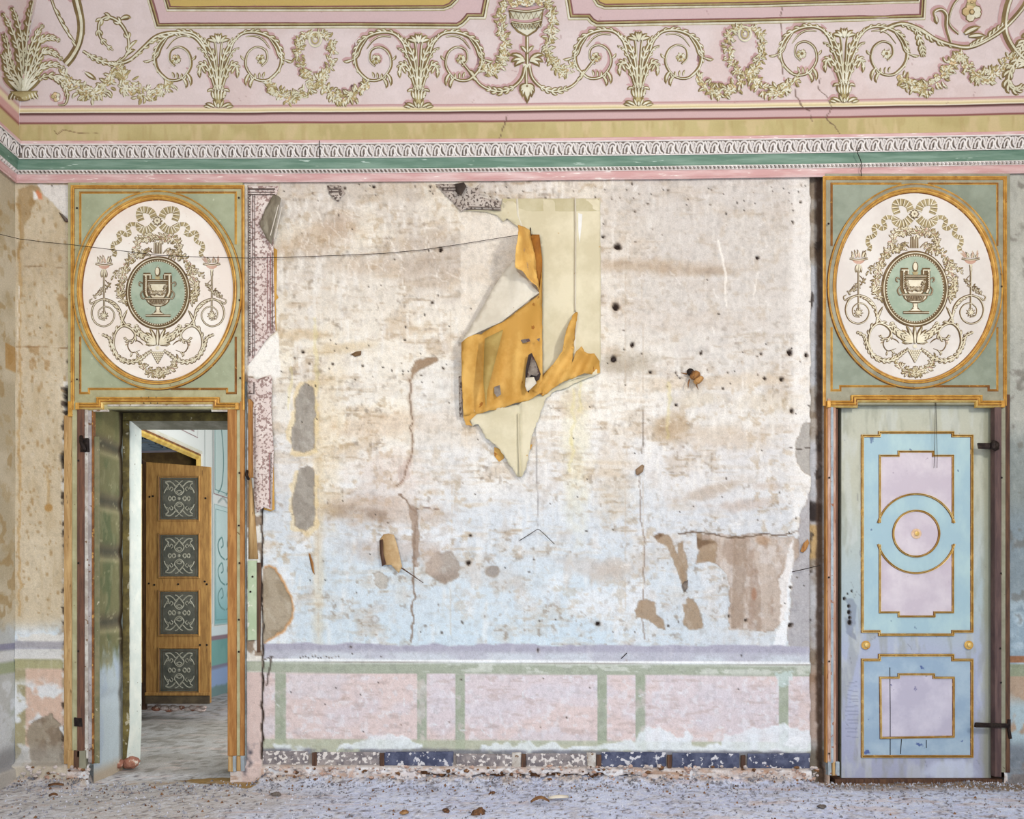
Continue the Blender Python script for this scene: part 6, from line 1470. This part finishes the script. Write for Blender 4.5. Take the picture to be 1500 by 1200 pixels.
frag('wall_corner_scrap', 'loose tan paper corner lifting below the cornice at the far left', 'scrap', [(86, 311, .004), (94, 316, .02), (100, 322, .02), (103, 327, .015), (95, 325, .006)], greyp)
# crumpled wad in its hole
wad = thing('crumpled_wad', P(1018, 553, 0), 'brown crumpled wad sticking out of a hole in the wall', 'wad')
wm = mat('wad_brown', (160, 112, 60), (84, 54, 32), 16, bump=.5)
lump('lump', P(1017, 550, -.05), .042, wm, (1, 1, .85), 11, wad, .5); lump('lump', P(1024, 555, -.06), .03, mat('wad_tan', (190, 146, 90), (150, 104, 56), 14), (1, 1, 1), 12, wad, .5); lump('lump', P(1012, 546, -.03), .028, iron, (1, 1, 1), 13, wad, .4)
for a, c in (((1010, 556), (1008, 569)), ((1020, 560), (1023, 571)), ((1006, 548), (998, 546))): tube('shred', [P(*a, -.05), P((a[0] + c[0]) / 2 - 1, (a[1] + c[1]) / 2, -.06), P(*c, -.04)], .006, wm, wad, [1, .8, .3])
lump('chip', P(899, 527, -.008), .016, iron, (1.2, .6, 1), 15, None, .4); tag(bpy.context.scene.collection.objects[-1], 'dark chip in the hole beside the torn sheet corner', 'chip')
# wire sagging across the wall
wire = tube('wire', [Vector((XL + .01, -.9, 3.72))] + [P(*q, -.012 if 0 < i < 9 else -.06) for i, q in enumerate([(28, 350), (68, 355), (105, 358.5), (150, 364), (230, 374), (300, 377), (360, 378), (420, 377), (500, 374), (560, 371.5)])][:2] + [P(u, v, -.09 if u < 362 else -.022) for u, v in ((105, 358.5), (150, 364), (230, 374), (300, 377), (360, 378), (420, 377), (500, 374), (560, 371.5), (620, 366), (680, 357), (730, 349), (775, 342))], .0022, iron)
tag(wire, 'thin wire sagging from the left corner across the medallion to the torn sheet', 'wire')
bw = tube('bent_wire', [P(761, 792, -.012), P(774, 784, -.02), P(787, 775.5, -.03), P(790, 776, -.03), P(800, 785, -.02), P(812, 797, -.01)], .0024, iron); tag(bw, 'thin bent wire forming an inverted V below the torn sheet', 'wire')
for i, (pts, lb) in enumerate((([(930, 0, 0)], ''),)): pass
hr = tube('straw', [P(910, 965, -.01), P(916, 959, -.02), P(918, 957, -.01)], .003, iron); tag(hr, 'small dark straw caught on the dado top right of centre', 'straw')
rw = [P(1160, 838, -.02), P(1178, 834, -.04), P(1202, 828, -.05)]; o_ = tube('loose_wire', rw, .003, iron); tag(o_, 'dark wire end poking left from the right door casing', 'wire')

# ================================================================== RUBBLE AND DEBRIS
gr = mat('grit', (206, 210, 224), (110, 110, 118), 9, bump=.4); gr2 = mat('brown_grit', (150, 110, 74), (96, 66, 44), 9, bump=.5)
V_ = []; F_ = []; mi_ = []
R = random.Random(5)
for k in range(5500):
    t = R.random()
    if t < .45: x = R.uniform(-3.6, 3.9); y = -.02 - abs(R.gauss(0, .16)); 
    elif t < .9: x = R.uniform(-3.6, 3.9); y = R.uniform(-1.1, 0)
    else: continue
    if x < -1.9 and x > -3.05 and y > -.1 and t < .45: continue
    s_ = R.choice([.004, .005, .006, .008, .011]); b0 = len(V_)
    i_ = min(max(int(np.searchsorted(fy, y)), 0), len(fy) - 1); j_ = min(max(int(np.searchsorted(fx, x)), 0), len(fx) - 1); z = float(FZ[i_, j_])
    rr = [R.uniform(.6, 1.3) for _ in range(5)]; a0 = R.uniform(0, 6)
    V_.append((x, y, z + s_ * rr[0]))
    for q in range(4): V_.append((x + math.cos(a0 + q * PI / 2) * s_ * rr[q + 1], y + math.sin(a0 + q * PI / 2) * s_ * rr[q + 1], z - .004))
    m_ = 1 if R.random() < .12 else 0
    for q in range(4): F_.append((b0, b0 + 1 + q, b0 + 1 + (q + 1) % 4)); mi_.append(m_)
g_ = mesh_obj('grit', V_, F_, [gr, gr2], fl_, mi_, False); g_['kind'] = 'stuff'
# rubble of the plinth as a part of the wall
V_ = []; F_ = []; mi_ = []
for k in range(800):
    x = R.uniform(-1.82, 2.25) if R.random() < .9 else R.uniform(-3.6, -3.1); v_ = R.uniform(1123, 1150); s_ = R.choice([.006, .009, .013, .02]); b0 = len(V_)
    c_ = P(750 + x * 200, v_, -.045 - R.uniform(0, .02)); a0 = R.uniform(0, 6)
    V_.append((c_.x, c_.y - s_ * .8, c_.z))
    for q in range(5): V_.append((c_.x + math.cos(a0 + q * 1.257) * s_ * R.uniform(.6, 1.5), c_.y + s_ * .5, c_.z + math.sin(a0 + q * 1.257) * s_ * R.uniform(.5, 1)))
    m_ = R.choice([0, 0, 0, 0, 0, 0, 1, 2, 2])
    for q in range(5): F_.append((b0, b0 + 1 + (q + 1) % 5, b0 + 1 + q)); mi_.append(m_)
rb = mesh_obj('plinth_rubble', V_, F_, [mat('rubble_white', (220, 214, 214), (196, 184, 178), 9), gr2, mat('rubble_pink', (206, 180, 168), (184, 150, 132), 9)], wall_back, mi_, False); rb['kind'] = 'stuff'
def fpt(u, v, h=0):
    D_ = CAMH * 1200 / (v - 870); return Vector(((u - 750) * D_ / 1200, D_ - 6, h))
def clod(lab, u, v, r, m_, sq, seed, cat='clod', group=None, n=3):
    t = thing('debris_clod', fpt(u, v), lab, cat, group); rr = random.Random(seed)
    for k in range(n):
        rk = r * (1 if k == 0 else rr.uniform(.4, .7)); c_ = fpt(u, v) + Vector((rr.uniform(-1, 1) * r * (k > 0) * 1.3, rr.uniform(-1, 1) * r * (k > 0), rk * sq[2] * .7))
        lump('lump', c_, rk, m_, sq, seed + k, t, .8, 3)
    return t
brn = mat('clod_brown', (120, 84, 54), (66, 44, 32), 14, bump=.6); tanc = mat('clod_tan', (178, 140, 92), (120, 84, 52), 12, bump=.5); gry = mat('clod_grey', (120, 112, 106), (84, 74, 68), 14, bump=.6)
clod('largest brown clod at the bottom edge of the picture', 703, 1192, .030, brn, (1, .9, .8), 31, n=5); clod('small brown clod left of the largest clod', 652, 1190, .018, brn, (1, .8, .6), 35, n=3); clod('brown crumb on the floor behind the clods', 722, 1163, .017, brn, (1.2, .8, .6), 39, n=3)
clod('grey clod on the floor in front of the left end of the plinth', 405, 1165, .022, gry, (1.3, .8, .6), 43, n=2); clod('dark clod at the foot of the plinth left of centre', 500, 1147, .022, brn, (1.6, .8, .7), 47, n=4); clod('tiny ochre crumb between the left clods', 593, 1192, .016, tanc, (1.4, .8, .6), 51, n=2)
clod('small dark crumb at the lower right corner', 1203, 1184, .022, gry, (1.2, .8, .6), 53, n=2)
def leafc(name, lab, u, v, L_, w_, a, m_, h=.03):
    c_ = fpt(u, v); V_ = []; F_ = []
    for i in range(9):
        t = i / 8; ww = w_ * math.sin(PI * (t * .9 + .05)); x_ = (t - .5) * L_; z_ = h * math.sin(PI * t) + .006
        for s_ in (-1, 0, 1): V_.append((c_.x + x_ * math.cos(a) - s_ * ww * math.sin(a), c_.y + x_ * math.sin(a) + s_ * ww * math.cos(a), z_ + (.012 if s_ == 0 else 0)))
        if i: k = 3 * i; F_ += [(k - 3, k - 2, k + 1, k), (k - 2, k - 1, k + 2, k + 1)]
    o = mesh_obj(name, V_, F_, m_); o.modifiers.new('t', 'SOLIDIFY').thickness = .003; tag(o, lab, 'leaf' if 'leaf' in name else 'scrap'); return o
leafc('dry_leaf', 'tan curled leaf lying on the floor right of the largest clod', 791, 1177, .12, .035, .1, tanc)
leafc('paper_piece', 'flat pale paper piece on the floor near the wall, right of centre', 818, 1171, .14, .03, .25, paper2, .008)
leafc('dry_leaf', 'dark thin leaf on the floor in front of the left wall', 82, 1153, .10, .016, .2, brn, .01)
leafc('dry_leaf', 'small dark leaf on the floor below the left pier', 78, 1168, .05, .014, .5, brn, .01)
